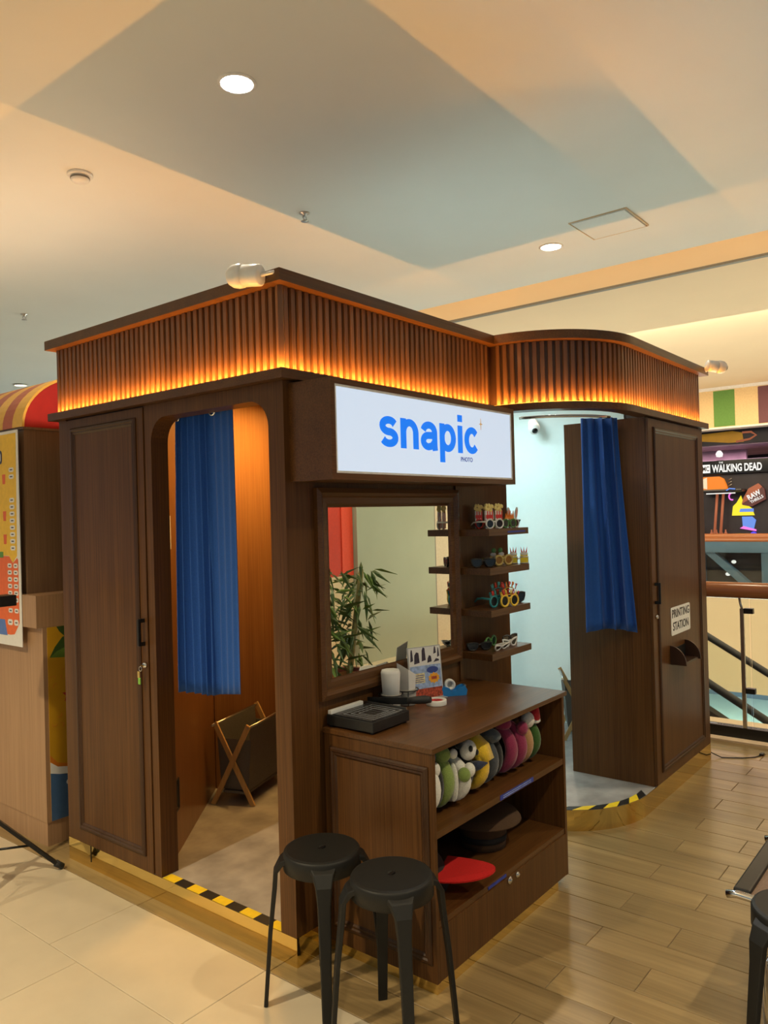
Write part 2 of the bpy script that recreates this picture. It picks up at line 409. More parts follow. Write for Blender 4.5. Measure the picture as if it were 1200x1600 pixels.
for (x, y, p, c), lb in zip(DOWN[2:-1], LAB): downlight(x, y, CEIL, lb, .075)
# smoke detector, sprinklers
sm = thing('smoke_detector', 'white round smoke detector on the ceiling at the upper left', 'smoke detector', (.463, 2.086, CEIL))
MB().lathe([(.07, 0), (.07, -.012), (.062, -.016), (.001, -.016)], 24).build('base', 'white_plastic', sm)
MB().lathe([(.05, -.016), (.052, -.036), (.04, -.046), (.001, -.048)], 24).build('sensor_head', 'white_plastic', sm)
MB().lathe([(.0535, -.022), (.054, -.030), (.050, -.031), (.050, -.021)], 24).build('vent_ring', 'metal_trim', sm)
def sprinkler(x, y, lab):
    t = thing('sprinkler', lab, 'sprinkler', (x, y, CEIL))
    MB().lathe([(.034, 0), (.034, -.004), (.012, -.010), (.012, -.022), (.001, -.022)], 20).build('escutcheon', 'steel', t)
    MB().tube([(-.012, 0, -.02), (-.016, 0, -.035), (0, 0, -.052)], .003, 6).tube([(.012, 0, -.02), (.016, 0, -.035), (0, 0, -.052)], .003, 6).build('yoke', 'steel', t)
    MB().lathe([(.001, -.052), (.024, -.052), (.026, -.055), (.001, -.056)], 16).build('deflector', 'steel', t)
sprinkler(1.737, 1.546, 'metal fire sprinkler hanging from the ceiling above the booth')
sprinkler(1.691, 5.215, 'smaller far-off fire sprinkler near the left edge of the photo')

# ================================================================ THE PHOTO BOOTH
booth = thing('photo_booth', 'dark walnut photo booth with amber lit fluted canopy and two curtained doorways', 'photo booth', (0, 0, 0))
XR, YB, FR = 3.18, 1.54, -.50       # right end, back, front of the right-hand part
def outline(d, n=20, cx=1.95, R=.50, closed=True):
    """plan of the canopy grown outward by d"""
    pts = [(-d, YB + d), (-d, -d)]
    a0 = math.asin(min(.99, max(-.99, d / (R + d))))
    for i in range(n + 1):
        a = PI + a0 + (PI / 2 - a0) * i / n
        pts.append((cx + (R + d) * math.cos(a), (R + d) * math.sin(a)))
    pts += [(XR + d, -R - d), (XR + d, YB + d)]
    return pts
def band(name, d, z0, z1, mat, parent):
    o, i = outline(d), outline(min(d, 0) - .045)
    mb = MB(); mb.rings([[(x, y, z) for x, y in q] for q, z in ((o, z0), (o, z1), (i, z1), (i, z0))], False, close=True)
    return mb.build(name, mat, parent)
band('cornice', .041, 2.435, 2.478, 'walnut_x', booth)
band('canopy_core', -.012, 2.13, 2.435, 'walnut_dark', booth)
band('ledge', .036, 2.095, 2.13, 'walnut_x', booth)
# fluted slats, one by one
def slat_mesh():
    mb = MB(); mb.prism([(-.0125, -.002), (-.0095, .012), (.0095, .012), (.0125, -.002)], XY, 2.131, 2.434)
    bmesh.ops.recalc_face_normals(mb.bm, faces=mb.bm.faces[:])
    me = bpy.data.meshes.new('slat'); mb.bm.to_mesh(me); mb.bm.free(); me.materials.append(MATS['slat_wood']); return me
SLAT = slat_mesh()
def slat(x, y, ang):
    o = link('slat', SLAT, booth); o.location = (x, y, 0); o.rotation_euler = (0, 0, ang)
pit = .0362
n = int(1.53 / pit)
for i in range(n + 1): slat(.012, .016 + pit * i, PI / 2)            # left face (outward -x)
slat(.011, .011, PI * .75)
for i in range(1, 40): 
    x = .016 + pit * (i - 1) + .012
    if x < 1.43: slat(x, .012, PI)
na = int(.5 * PI / 2 / pit)
for i in range(1, na + 1):
    a = PI + (PI / 2) * i / na
    slat(1.95 + .488 * math.cos(a), .488 * math.sin(a), a - PI / 2)
nb = int((XR - 1.95) / pit)
for i in range(1, nb + 1): slat(1.95 + pit * i, -.488, PI)
# amber LED strip behind the lip of the ledge: strip and its lamps
led = MB()
P = outline(.022)
def seg_strip(a, b, wd=.004):
    d = (Vector(b) - Vector(a)); L = d.length; d.normalize(); nn = Vector((-d.y, d.x)) * wd
    q = [(a[0] + nn.x, a[1] + nn.y), (b[0] + nn.x, b[1] + nn.y), (b[0] - nn.x, b[1] - nn.y), (a[0] - nn.x, a[1] - nn.y)]
    led.prism(q, XY, 2.1302, 2.1325)
    c = ((a[0] + b[0]) / 2, (a[1] + b[1]) / 2)
    lamp = area(c[0], c[1], 2.1365, L, .006, LEDP * L, LEDC)
    D3 = Vector((d.x, d.y, 0)); Nn = Vector((d.y, -d.x, 0)); Ed = (Vector((0, 0, 1)) * math.cos(LEDT) - Nn * math.sin(LEDT)).normalized()
    Zl = -Ed; Yl = Zl.cross(D3)
    Ml = Matrix((D3, Yl, Zl)).transposed().to_4x4(); Ml.translation = Vector((c[0], c[1], 2.1365)); lamp.matrix_world = Ml
for a, b in [(P[0], P[1]), (P[1], P[2])] + [(P[2 + 2 * i], P[4 + 2 * i]) for i in range(10)] + [(P[22], P[23]), (P[23], P[24]), (P[24], P[0])]: seg_strip(a, b)
led.build('led_strip', 'led_glow', booth, 'amber glowing strip')
# ---- raised platform and its brass skin
def plat(d, n=24):
    pts = [(-d, YB + d), (-d, -d), (1.57, -d)]
    for i in range(n + 1):
        a = PI + .01 + (PI / 2 - .01) * i / n
        pts.append((2.07 + (.5 + d) * math.cos(a), -.003 + (.5 + d) * math.sin(a)))
    return pts + [(XR + d, -.503 - d), (XR + d, YB + d)]
MB().prism(plat(-.003), XY, 0, .105).build('platform', 'grey_vinyl', booth, 'mottled grey vinyl floor of the booth')
o_, i_ = plat(0), plat(-.0028)
mb = MB()
k = len(o_)
for i in range(k):
    a, b, c, e = o_[i], o_[(i + 1) % k], i_[(i + 1) % k], i_[i]
    for lo, hi in ((0.0, .104),):
        q = [mb.v((a[0], a[1], lo)), mb.v((b[0], b[1], lo)), mb.v((b[0], b[1], hi)), mb.v((a[0], a[1], hi))]; mb._face(q, False)
        q2 = [mb.v((a[0], a[1], hi)), mb.v((b[0], b[1], hi)), mb.v((c[0], c[1], hi)), mb.v((e[0], e[1], hi))]; mb._face(q2)
mb.build('plinth_skin', 'brass', booth, 'polished brass skirting')
MB().box(-.0022, -.0002, 1.345, 1.349, .03, .104).build('plinth_joint', 'black_metal', booth)
# hazard tape on both thresholds
def haz(x0, x1, y0, y1, i): MB().box(x0, x1, y0, y1, .1050, .1066).build('hazard_tape', 'hazard_yellow' if i % 2 == 0 else 'hazard_black', booth)
y = .795
for i in range(9):
    haz(.002, .046, max(y - .0805, .082), y, i); y -= .0805
na = 9
for i in range(na):
    a0 = PI + .10 + 1.44 * i / na; a1 = PI + .10 + 1.44 * (i + 1) / na; sk = .13
    def pa(a, r): return (2.07 + r * math.cos(a), -.003 + r * math.sin(a))
    MB().prism([pa(a0, .498), pa(a1, .498), pa(a1 + sk, .452), pa(a0 + sk, .452)], XY, .1050, .1066).build('hazard_tape', 'hazard_yellow' if i % 2 else 'hazard_black', booth)
# ---- side with the arched doorway
arch = [(.0, .105), (.0, 2.094), (.845, 2.094), (.845, .105), (.80, .105)]
for i in range(9):
    a = PI / 2 * i / 8; arch.append((.70 + .10 * math.cos(a), 1.935 + .10 * math.sin(a)))
for i in range(9):
    a = PI / 2 + PI / 2 * i / 8; arch.append((.18 + .10 * math.cos(a), 1.935 + .10 * math.sin(a)))
arch += [(.08, .105)]
MB().prism(arch, YZ, .001, .085).build('side_wall', 'walnut_z', booth, 'walnut side wall with rounded doorway')
# ---- service door at the left of the doorway
MB().box(.001, .06, 1.476, 1.540, .105, 2.094).build('corner_post', 'walnut_z', booth)
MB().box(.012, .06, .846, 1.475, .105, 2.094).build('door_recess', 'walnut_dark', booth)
door = MB().box(-.004, .011, .850, 1.471, .1075, 2.088, .0015).build('service_door', 'walnut_z', booth)
MOULD = [(0, 0), (0, .004), (.006, .009), (.014, .010), (.019, .005), (.026, .006), (.032, .001), (.034, 0)]
L_face = lambda u, v, h: (-.0045 - h, u, v)
MB().loops(.898, 1.424, .172, 2.048, MOULD, L_face, fill=False).build('moulding', 'walnut_mould_shaded', door)
def handle(parent, M, L=.10):
    mb = MB()
    mb.box(-.006, .006, -L / 2, L / 2, .020, .032, .002, M).box(-.006, .006, -L / 2, -L / 2 + .016, 0, .02, 0, M).box(-.006, .006, L / 2 - .016, L / 2, 0, .02, 0, M)
    return mb.build('handle', 'black_metal', parent, 'black bar pull')
handle(door, frame_M((-.0045, .874, 1.132), (0, -1, 0), (0, 0, 1)), .115)
ML = frame_M((-.0045, .868, .992), (0, -1, 0), (0, 0, 1))
MB().lathe([(.001, .012), (.010, .012), (.012, .006), (.013, 0), (.001, 0)], 20, ML).build('lock', 'chrome', door)
keys = thing('key_bunch', 'small brass keys with a green tag hanging in the service door lock', 'keys', (-.026, .868, .992))
MB().box(-.003, .011, -.0015, .0015, -.004, .004).build('inserted_key', 'brass_key', keys)
MB().tube([(-.006, .010 * math.cos(a), -.012 + .010 * math.sin(a)) for a in [2 * PI * i / 14 for i in range(14)]], .0012, 6, True).build('key_ring', 'chrome', keys)
MB().box(-.009, -.005, .004, .020, -.052, -.022, .002).build('key', 'brass_key', keys)
MB().box(-.010, -.004, .000, .014, -.078, -.050, .002).build('key_tag', 'key_green', keys, 'green key tag')
# ---- front: post, mirror wall
MB().box(.0858, .145, .001, .05, .105, 2.094).box(.145, 1.10, .010, .05, .105, .93).box(.145, 1.10, .010, .05, 1.70, 2.094).box(1.10, 1.57, .001, .05, .105, 2.094).box(.145, 1.10, .030, .05, .93, 1.70).build('front_wall', 'walnut_z', booth, 'walnut front wall behind the mirror and shelves')
# ---- inside of booth one: slanted wall, back, partition, added light-stop roof
sl = [(.088, .856), (.83, 1.47), (.83, 1.485), (.063, .872)]
MB().prism(sl, XY, .106, 2.43).build('inner_wall', 'warm_lit_veneer', booth, 'slanted veneer wall inside the left doorway')
MB().box(.832, 1.36, 1.465, 1.485, .106, 2.43).build('inner_wall', 'warm_lit_veneer', booth)
MB().box(1.34, 1.36, .051, 1.464, .106, 2.43).build('partition', 'warm_lit_veneer', booth)
MB().box(.06, 1.36, .06, 1.48, 2.4305, 2.434).build('light_stop_roof', 'walnut_dark', booth)  # unseen, added so the booth lamp does not leak upward
mb = MB(); mb.loops(-.05, .05, -.07, .07, [(0, 0), (0, .006), (.008, .008), (.012, .003)], lambda u, v, h: tuple(Vector((.169, .9240, .37)) + Vector((.768, .640, 0)) * u + Vector((0, 0, 1)) * v + Vector((.640, -.768, 0)) * h))
mb.build('wall_vent', 'black_plastic', booth, 'small dark vent low on the slanted wall')
nx_, ny_ = .640, -.768
nb_ = thing('notice', 'small white notice on the slanted wall behind the left curtain', 'notice', (.120 + .03, .8826 + .025, 1.475))
fN = lambda u, v, d: (.768 * u + nx_ * d, .640 * u + ny_ * d, v)
MB().prism([(-.05, 0), (.05, 0), (.05, .15), (-.05, .15)], fN, .0005, .002).build('sheet', 'paper_white', nb_)
for q_ in range(4): MB().prism([(-.04, .03 + .025 * q_), (.03, .03 + .025 * q_), (.03, .04 + .025 * q_), (-.04, .04 + .025 * q_)], fN, .0021, .0025).build('print', 'print_dark', nb_)
# ---- inside of booth two: white lining
MB().box(1.362, 1.372, .052, 1.464, .106, 2.43).build('white_lining', 'white_backdrop', booth)
MB().box(3.11, 3.122, -.024, 1.485, .106, 2.43).build('white_lining', 'white_backdrop', booth, 'white side wall inside the right booth')
MB().box(1.374, 3.109, 1.465, 1.485, .106, 2.43).build('white_lining', 'white_backdrop', booth)
MB().box(3.1605, 3.18, -.024, 1.54, .105, 2.094).build('end_wall', 'walnut_z', booth)
MB().box(2.03, 2.67, .48, 1.02, 2.405, 2.43).box(1.373, 3.109, .73, .77, 2.415, 2.429).build('light_panel', 'white_plastic', booth, 'white lamp panel hung in the open top of the right booth')
# ---- cabinet of the printing station
MB().box(2.20, 3.10, -.495, -.026, .106, 2.094).box(3.102, XR - .001, -.503, -.026, .106, 2.094).build('print_cabinet', 'walnut_z', booth, 'walnut cabinet wall beside the right doorway')
pdoor = MB().box(2.2005, 3.098, -.512, -.496, .112, 2.088, .0015).build('print_door', 'walnut_z', booth, 'walnut door of the printing cabinet')
R_face = lambda u, v, h: (u, -.5125 - h, v)
MB().loops(2.272, 3.035, .165, 2.044, MOULD, R_face, fill=False).build('moulding', 'walnut_mould_shaded', pdoor)
handle(pdoor, frame_M((2.238, -.5125, 1.142), (1, 0, 0), (0, 0, 1)), .115)
MB().lathe([(.001, .012), (.009, .012), (.011, .006), (.012, 0), (.001, 0)], 20, frame_M((2.242, -.5125, 1.015), (1, 0, 0), (0, 0, 1))).build('lock', 'chrome', pdoor)
# print tray: two quarter round cheeks, floor, dark slot
def cheek(x):
    pl = [(-.5125, .722)] + [(-.5125 - .088 * math.cos(a), .722 + .105 * math.sin(a)) for a in [PI / 2 * i / 8 for i in range(9)]]
    return MB().prism(pl, YZ, x, x + .012).build('tray_cheek', 'walnut_dark', pdoor)
cheek(2.45); cheek(2.705)
MB().box(2.462, 2.705, -.585, -.5125, .722, .734).build('tray_floor', 'walnut_dark', pdoor)
MB().box(2.462, 2.705, -.5145, -.5125, .734, .805).build('tray_slot', 'black_plastic', pdoor)
# printed plate on the door
ps = thing('printing_station_sign', 'white plate lettered PRINTING STATION on the right cabinet door', 'sign', (2.64, -.5125, .957))
def rrect(w, h, r, n=5):
    p = []
    for cx, cy, a0 in ((w - r, h - r, 0), (-w + r, h - r, PI / 2), (-w + r, -h + r, PI), (w - r, -h + r, 1.5 * PI)):
        for i in range(n + 1): p.append((cx + r * math.cos(a0 + PI / 2 * i / n), cy + r * math.sin(a0 + PI / 2 * i / n)))
    return p
MB().prism(rrect(.165, .079, .012), XZ, 0, -.003).build('plate', 'label_white', ps)
text_mesh('lettering', 'PRINTING', .046, ps, 'label_text', frame_M((-.150, -.003, .020), (1, 0, 0), (0, 0, 1)), .30, .014)
text_mesh('lettering', 'STATION', .046, ps, 'label_text', frame_M((-.140, -.003, -.052), (1, 0, 0), (0, 0, 1)), .27, .014)

# ================================================================ SIGN BOX
sign = thing('sign_box', 'walnut box sign with lit white face reading snapic above the mirror', 'sign', (.66, 0, 1.90))
mb = MB()
mb.loops(-.632, .637, -.170, .184, [(0, 0), (0, .205), (.022, .205), (.022, .197), (.024, .197)], lambda u, v, h: (u, -h, v))
mb.build('housing', 'walnut_x', sign)
MB().loops(-.610, .615, -.148, .162, [(0, .197), (0, .2035), (.008, .2035), (.008, .1995)], lambda u, v, h: (u, -h, v), fill=False).build('inner_trim', 'white_trim', sign)
MB().box(-.602, .607, -.1995, -.1975, -.140, .154).build('lit_face', 'sign_white', sign, 'backlit white face')
fm = lambda x, z: frame_M((x, -.1997, z), (1, 0, 0), (0, 0, 1))
def arc(cx, cy, rx, ry, a0, a1, n=18):
    return [(cx + rx * math.cos(math.radians(a0 + (a1 - a0) * i / n)), cy + ry * math.sin(math.radians(a0 + (a1 - a0) * i / n))) for i in range(n + 1)]
LET = {   # centre lines in x-heights, heavy grotesque strokes: (advance, strokes)
 's': (.94, [arc(.47, .690, .315, .190, 22, 262) + arc(.47, .312, .325, .190, 82, -158)]),
 'n': (.98, [[(.155, 1.0), (.155, 0)], arc(.49, .53, .335, .345, 180, 0) + [(.825, .3), (.825, 0)]]),
 'a': (.97, [arc(.47, .635, .325, .243, 168, 0) + [(.795, .4), (.795, .18), (.815, 0)], [(.795, .555), (.60, .525)] + arc(.43, .320, .285, .198, 90, 270) + [(.60, .155), (.795, .30)]]),
 'p': (1.0, [[(.155, 1.0), (.155, -.38)], arc(.495, .5, .350, .378, 180, 540, 30)]),
 'i': (.31, [[(.155, 1.0), (.155, 0)], [(.155, 1.39), (.155, 1.14)]]),
 'c': (.96, [arc(.495, .5, .345, .378, 38, 322, 26)])}
def smooth_path(P): return P
tot = sum(LET[q][0] for q in 'snapic') + .12 * 5
ux_, uz_ = .692 / tot, .116
xc = 0; dl = 0
for q in 'snapic':
    mb = MB()
    for st_ in LET[q][1]:
        dl += 1
        Pq = [Vector((a * ux_, b * uz_)) for a, b in smooth_path(st_)]
        rs = []
        for i in range(len(Pq)):
            t_ = (Pq[min(i + 1, len(Pq) - 1)] - Pq[max(i - 1, 0)]).normalized()
            wd = math.hypot(.0178 * t_.y, .0142 * t_.x)
            nn = Vector((-t_.y, t_.x)) * wd
            a, b = Pq[i] + nn, Pq[i] - nn
            d0, d1 = -.1997, -.2008 - .00012 * (dl % 3)
            ox, oz = .296 - .66 + xc, 1.857 - 1.90
            rs.append([(a.x + ox, d0, a.y + oz), (b.x + ox, d0, b.y + oz), (b.x + ox, d1, b.y + oz), (a.x + ox, d1, a.y + oz)])
        mb.rings(rs, False)
    mb.build('letter', 'sign_blue', sign)
    xc += (LET[q][0] + .12) * ux_
text_mesh('lettering', 'PHOTO', .019, sign, 'sign_navy', fm(.842 - .66, 1.822 - 1.90), .092, .006)
st = []
for i in range(16):
    a = PI / 2 + 2 * PI * i / 16
    r = (.026 if i % 4 == 0 else (.0045 if i % 2 == 0 else .007)); st.append((r * math.cos(a) * .62, r * math.sin(a)))
MB().prism([(u + 1.008 - .66, v + 1.992 - 1.90) for u, v in st], XZ, -.1997, -.2015).build('star', 'sign_gold', sign, 'small gold star')
SGN = area(.66, -.215, 1.90, 1.2, .28, 5.0, (.62, .80, 1.0), (math.radians(-90), 0, 0))

# ================================================================ MIRROR
mir = thing('wall_mirror', 'large rectangular mirror in a dark stepped frame above the counter', 'mirror', (.622, .010, 1.31))
F_face = lambda u, v, h: (u, -h, v)
MB().loops(-.476, .477, -.392, .400, [(0, 0), (0, .026), (.018, .032), (.030, .026), (.036, .018), (.060, .016), (.070, .011), (.0735, .011), (.0735, 0)], F_face, fill=False).build('frame', 'walnut_x', mir)
MB().box(-.404, .405, -.010, -.001, -.320, .328).build('glass', 'mirror_glass', mir, 'mirror glass')

# ================================================================ GLASSES SHELVES
SHZ = [1.525, 1.347, 1.155, .957]
SHN = ['topmost', 'second from top', 'third from top', 'lowest']
for z, nme in zip(SHZ, SHN):
    s = thing('wall_shelf', nme + ' of the four small walnut shelves right of the mirror', 'shelf', (1.29, 0, z), group='glasses shelves')
    MB().box(-.187, .183, -.171, 0, -.031, -.0002, .001).build('shelf_board', 'walnut_x', s)
    if nme == 'topmost': MB().box(-.02, .15, -.1722, -.171, -.021, -.013).build('shelf_label', 'blue_label', s, 'thin blue label strip')

# ================================================================ COUNTER
ct = thing('counter_cabinet', 'walnut counter cabinet with open headwear shelves below its worktop', 'cabinet', (0, 0, 0))
CX0, CX1, CF, CT = .165, 1.150, -.492, .82
MB().box(.158, 1.168, -.499, -.001, CT - .018, CT, .0015).build('worktop', 'walnut_x', ct)
MB().box(CX0, CX0 + .018, CF, -.003, .036, CT - .0185).build('side_panel', 'walnut_z', ct)
MB().box(CX1 - .018, CX1, CF, -.003, .036, CT - .0185).build('side_panel', 'walnut_z', ct)
MB().loops(-.475, -.03, .095, .755, [(0, 0), (0, .004), (.006, .009), (.014, .010), (.019, .005), (.026, .006), (.032, .001), (.034, 0)], lambda u, v, h: (CX0 - .0003 - h, u, v), fill=False).build('moulding', 'walnut_mould_shaded', ct)
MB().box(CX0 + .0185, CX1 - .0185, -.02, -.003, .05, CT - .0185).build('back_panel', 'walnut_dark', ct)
MB().box(CX0 + .0185, CX1 - .0185, CF + .002, -.0205, .512, .536).build('upper_shelf', 'walnut_x', ct)
MB().box(CX0 + .0185, CX1 - .0185, CF + .004, -.0205, .214, .236).build('lower_shelf', 'walnut_x', ct)
MB().box(CX0 + .019, CX1 - .019, CF, CF + .016, .038, .213).build('front_panel', 'walnut_z', ct)
MB().box(CX0 + .0185, CX1 - .0185, CF + .017, -.0205, .036, .05).build('bottom_board', 'walnut_x', ct)
MB().box(CX0 + .002, 1.06, -.488, -.004, 0.0003, .0355).build('plinth', 'brass', ct, 'polished brass plinth')
for x, r in ((.650, .014), (.708, .011)):
    MB().lathe([(.001, .010), (r * .5, .010), (r * .55, .006), (r * .9, .006), (r, .002), (r, 0), (.001, 0)], 20, frame_M((x, CF - .0002, .199), (1, 0, 0), (0, 0, 1))).build('lock', 'chrome', ct, 'round metal lock')
MB().box(.60, .86, CF - .0003, CF + .0018, .516, .534).build('shelf_label', 'blue_label', ct, 'blue label strip on the upper shelf edge')
MB().box(.50, .63, CF + .001, CF + .0038, .220, .229).build('shelf_label', 'blue_label', ct, 'thin blue label strip on the lower shelf edge')
for r_ in range(2):
    MB().box(.62, .84, CF - .0008, CF - .0004, .520 + r_ * .007, .5225 + r_ * .007).build('label_print', 'print_sky', ct)

# ================================================================ STOOLS
def make_stool(label, loc, rotz):
    t = thing('plastic_stool', label, 'stool', loc, rotz, 'black stools')
    R, H = .128, .505
    MB().lathe([(.001, H - .004), (.012, H - .004), (.013, H), (R - .012, H), (R - .004, H - .003), (R, H - .010), (R + .001, H - .058), (R - .006, H - .062), (R - .008, H - .02), (.001, H - .016)], 40).build('seat', 'stool_plastic', t)
    for p_ in t.children[0].data.polygons:
        if abs(p_.normal.z) > .9: p_.use_smooth = False
    MB().box(-.016, .016, -.006, .006, H - .003, H + .0004, .001).build('grip_slot', 'black_gloss', t, 'small slot in the middle of the seat')
    for k in range(4):
        a = PI / 4 + PI / 2 * k
        er = Vector((math.cos(a), math.sin(a), 0)); et = Vector((-math.sin(a), math.cos(a), 0)); Z = Vector((0, 0, 1))
        rs = []
        # strap hugging the seat, then rolling over the shoulder down to the foot
        prof = [(-.02, R * .80, H - .018, .105, .016), (0, R + .001, H - .020, .100, .014), (1, R + .017, H - .034, .074, .014), (2, R + .028, H - .064, .056, .015), (3, R + .033, H - .12, .045, .015), (4, R + .050, H - .26, .039, .014), (5, R + .070, .012, .032, .013), (6, R + .071, 0, .032, .013)]
        for _, r, z, wd, th in prof:
            c = er * r + Z * z
            nrm = er if z < H - .05 else (er * .6 + Z * .8).normalized() if z < H - .025 else Z
            pts = []
            for u, q in ((-1, -.5), (-.86, .5), (.86, .5), (1, -.5)):
                bend = (-(abs(u) ** 2) * wd * wd * 2.2 if z > H - .05 else -abs(u) * .003)
                pts.append(c + et * (u * wd / 2 * 1.0) + nrm * (q * th) + er * bend)
            rs.append(pts)
        o = MB().rings(rs, False).build('leg', 'stool_plastic', t)
        for p in o.data.polygons: p.use_smooth = False
        bv = o.modifiers.new('soft', 'BEVEL'); bv.width = .003; bv.segments = 2
    return t
make_stool('black plastic stool nearer the left doorway, behind the front stool', (-.070, -.202, 0), 0)
make_stool('black plastic stool in front of the counter cabinet, right of the other', (-.082, -.506, 0), .10)
make_stool('black plastic stool cut off by the right edge of the photo', (.40, -1.545, 0), .20)

# ================================================================ CURTAINS
def curtain(name, label, top, bot, ztop, zbot, folds, amp, flat_to=0.0, sag=0.02, flat_from=9.0, rise=0.0):
    """cloth hung from a-b on the rod; top, bot = ((x,y),(x,y)); folds along the width"""
    t = thing(name, label, 'curtain', ((top[0][0] + top[1][0]) / 2, (top[0][1] + top[1][1]) / 2, zbot))
    mb = MB(); nx, nz = folds * 12, 22
    o = Vector(t.location)
    g = []
    for j in range(nz + 1):
        v = j / nz
        a = Vector(top[0]).lerp(Vector(bot[0]), v ** 1.3); b = Vector(top[1]).lerp(Vector(bot[1]), v ** 1.3)
        d = (b - a).normalized(); nn = Vector((d.y, -d.x))
        row = []
        for i in range(nx + 1):
            u = i / nx
            k = 1.0
            if u < flat_to: k = .25
            if u > flat_from: k = .22
            ph = 2 * PI * folds * (u + .03 * math.sin(5 * u + 2 * v))
            am = amp * k * (.75 + .35 * v) * (1 + .35 * math.sin(11 * u + 1.3))
            p = a.lerp(b, u) + nn * (am * math.sin(ph)) + d * (.35 * am * math.cos(ph))
            z = ztop + (zbot - ztop) * v + v * rise * max(0, u - .45) + (sag * v * (math.sin(3.1 * u) - .6 + .12 * math.sin(ph)))
            row.append(mb.v((p.x - o.x, p.y - o.y, z - o.z)))
        g.append(row)
    for j in range(nz):
        for i in range(nx): mb._face([g[j][i], g[j][i + 1], g[j + 1][i + 1], g[j + 1][i]], True)
    c = mb.build('cloth', 'curtain_blue', t)
    s = c.modifiers.new('thick', 'SOLIDIFY'); s.thickness = .0025; s.offset = 0
    return t
c1 = curtain('curtain', 'long royal blue pleated curtain drawn aside in the left arched doorway', ((.115, .765), (.115, .410)), ((.115, .770), (.115, .400)), 2.085, .872, 9, .019, sag=.006, flat_from=.62, rise=.06)
for y, z, r in ((.725, 2.058, .011), (.50, 2.062, .019)):
    pass
rod = tag(MB().tube([(.115, .05 + .035, 2.070), (.115, .87, 2.070)], .008, 10).build('curtain_rod', 'chrome'), 'chrome rod carrying the blue curtain of the left doorway', 'curtain rod')
def eyelet(parent, x, y, z, r):
    o = parent.location
    M = frame_M((x - o.x, y - o.y, z - o.z), (0, -1, 0), (0, 0, 1))
    MB().tube([M @ Vector((r * math.cos(a), r * math.sin(a), 0)) for a in [2 * PI * i / 16 for i in range(16)]], r * .3, 6, True).build('eyelet', 'chrome', parent, 'shiny metal eyelet')
eyelet(c1, .090, .735, 2.035, .010); eyelet(c1, .090, .505, 2.045, .018)
c2 = curtain('curtain', 'royal blue curtain gathered beside the printing cabinet in the right doorway', ((2.03, -.205), (2.155, -.36)), ((2.035, -.20), (2.165, -.425)), 2.10, .945, 4, .030, .36)
rod2 = []
for i in range(15):
    a = PI + (PI / 2) * i / 14
    rod2.append((2.05 + .43 * math.cos(a) , -.012 + .43 * math.sin(a) * .93, 2.082))
tag(MB().tube(rod2[1:-2], .008, 10).build('curtain_rod', 'chrome'), 'curved rod under the ledge carrying the right doorway curtain', 'curtain rod')

# ================================================================ LAUNDRY BASKETS
def make_basket(label, loc, rotz):
    """x along its length, X-shaped wooden ends"""
    t = thing('laundry_basket', label, 'basket', loc, rotz, 'fabric baskets in the booths')
    Lh, Wt, Wb, H = .225, .108, .112, .425
    for e in (-1, 1):
        for s in (-1, 1):
            off = .012 * s + e * (Lh + .0)
            p0 = Vector((off, -s * Wb, 0)); p1 = Vector((off, s * Wt, H))
            d = (p1 - p0).normalized(); q = Vector((0, d.z, -d.y)) * .013
            MB().rings([[p + q + Vector((-.0055, 0, 0)), p + q + Vector((.0055, 0, 0)), p - q + Vector((.0055, 0, 0)), p - q + Vector((-.0055, 0, 0))] for p in (p0, p1)], False).build('wooden_leg', 'pine', t)
    for s in (-1, 1):
        MB().tube([(-Lh - .02, s * Wt, H - .012), (Lh + .02, s * Wt, H - .012)], .006, 8).build('rail', 'steel', t)
    # cloth bag hanging from the rails: open box of thin walls
    th = .003; zb = .075; w0, w1 = .080, .100; l = Lh - .022
    mb = MB()
    def wall(a, b, c, d, nrm):
        nrm = Vector(nrm) * th
        mb.rings([[Vector(p) for p in (a, b, c, d)], [Vector(p) + nrm for p in (a, b, c, d)]], False)
    zt = H - .010
    wall((-l, -w0, zb), (l, -w0, zb), (l, -w1, zt), (-l, -w1, zt), (0, 1, 0))
    wall((-l, w0, zb), (l, w0, zb), (l, w1, zt), (-l, w1, zt), (0, -1, 0))
    wall((-l, -w0, zb), (-l, w0, zb), (-l, w1, zt - .075), (-l, -w1, zt - .075), (1, 0, 0))
    wall((l, -w0, zb), (l, w0, zb), (l, w1, zt - .075), (l, -w1, zt - .075), (-1, 0, 0))
    wall((-l, -w0, zb), (l, -w0, zb), (l, w0, zb), (-l, w0, zb), (0, 0, 1))
    mb.build('fabric_bag', 'basket_fabric', t)
    MB().box(-l, l, -w0 * .9, w0 * .9, .052, .068, .004).build('base_board', 'basket_fabric', t)
    return t
make_basket('grey fabric basket on crossed wooden legs inside the left booth', (.93, 1.265, .106), .34)
b2 = make_basket('grey fabric basket on crossed wooden legs inside the bright right booth', (2.925, .275, .106), math.radians(30))
b2.scale = (.74, .95, .95)

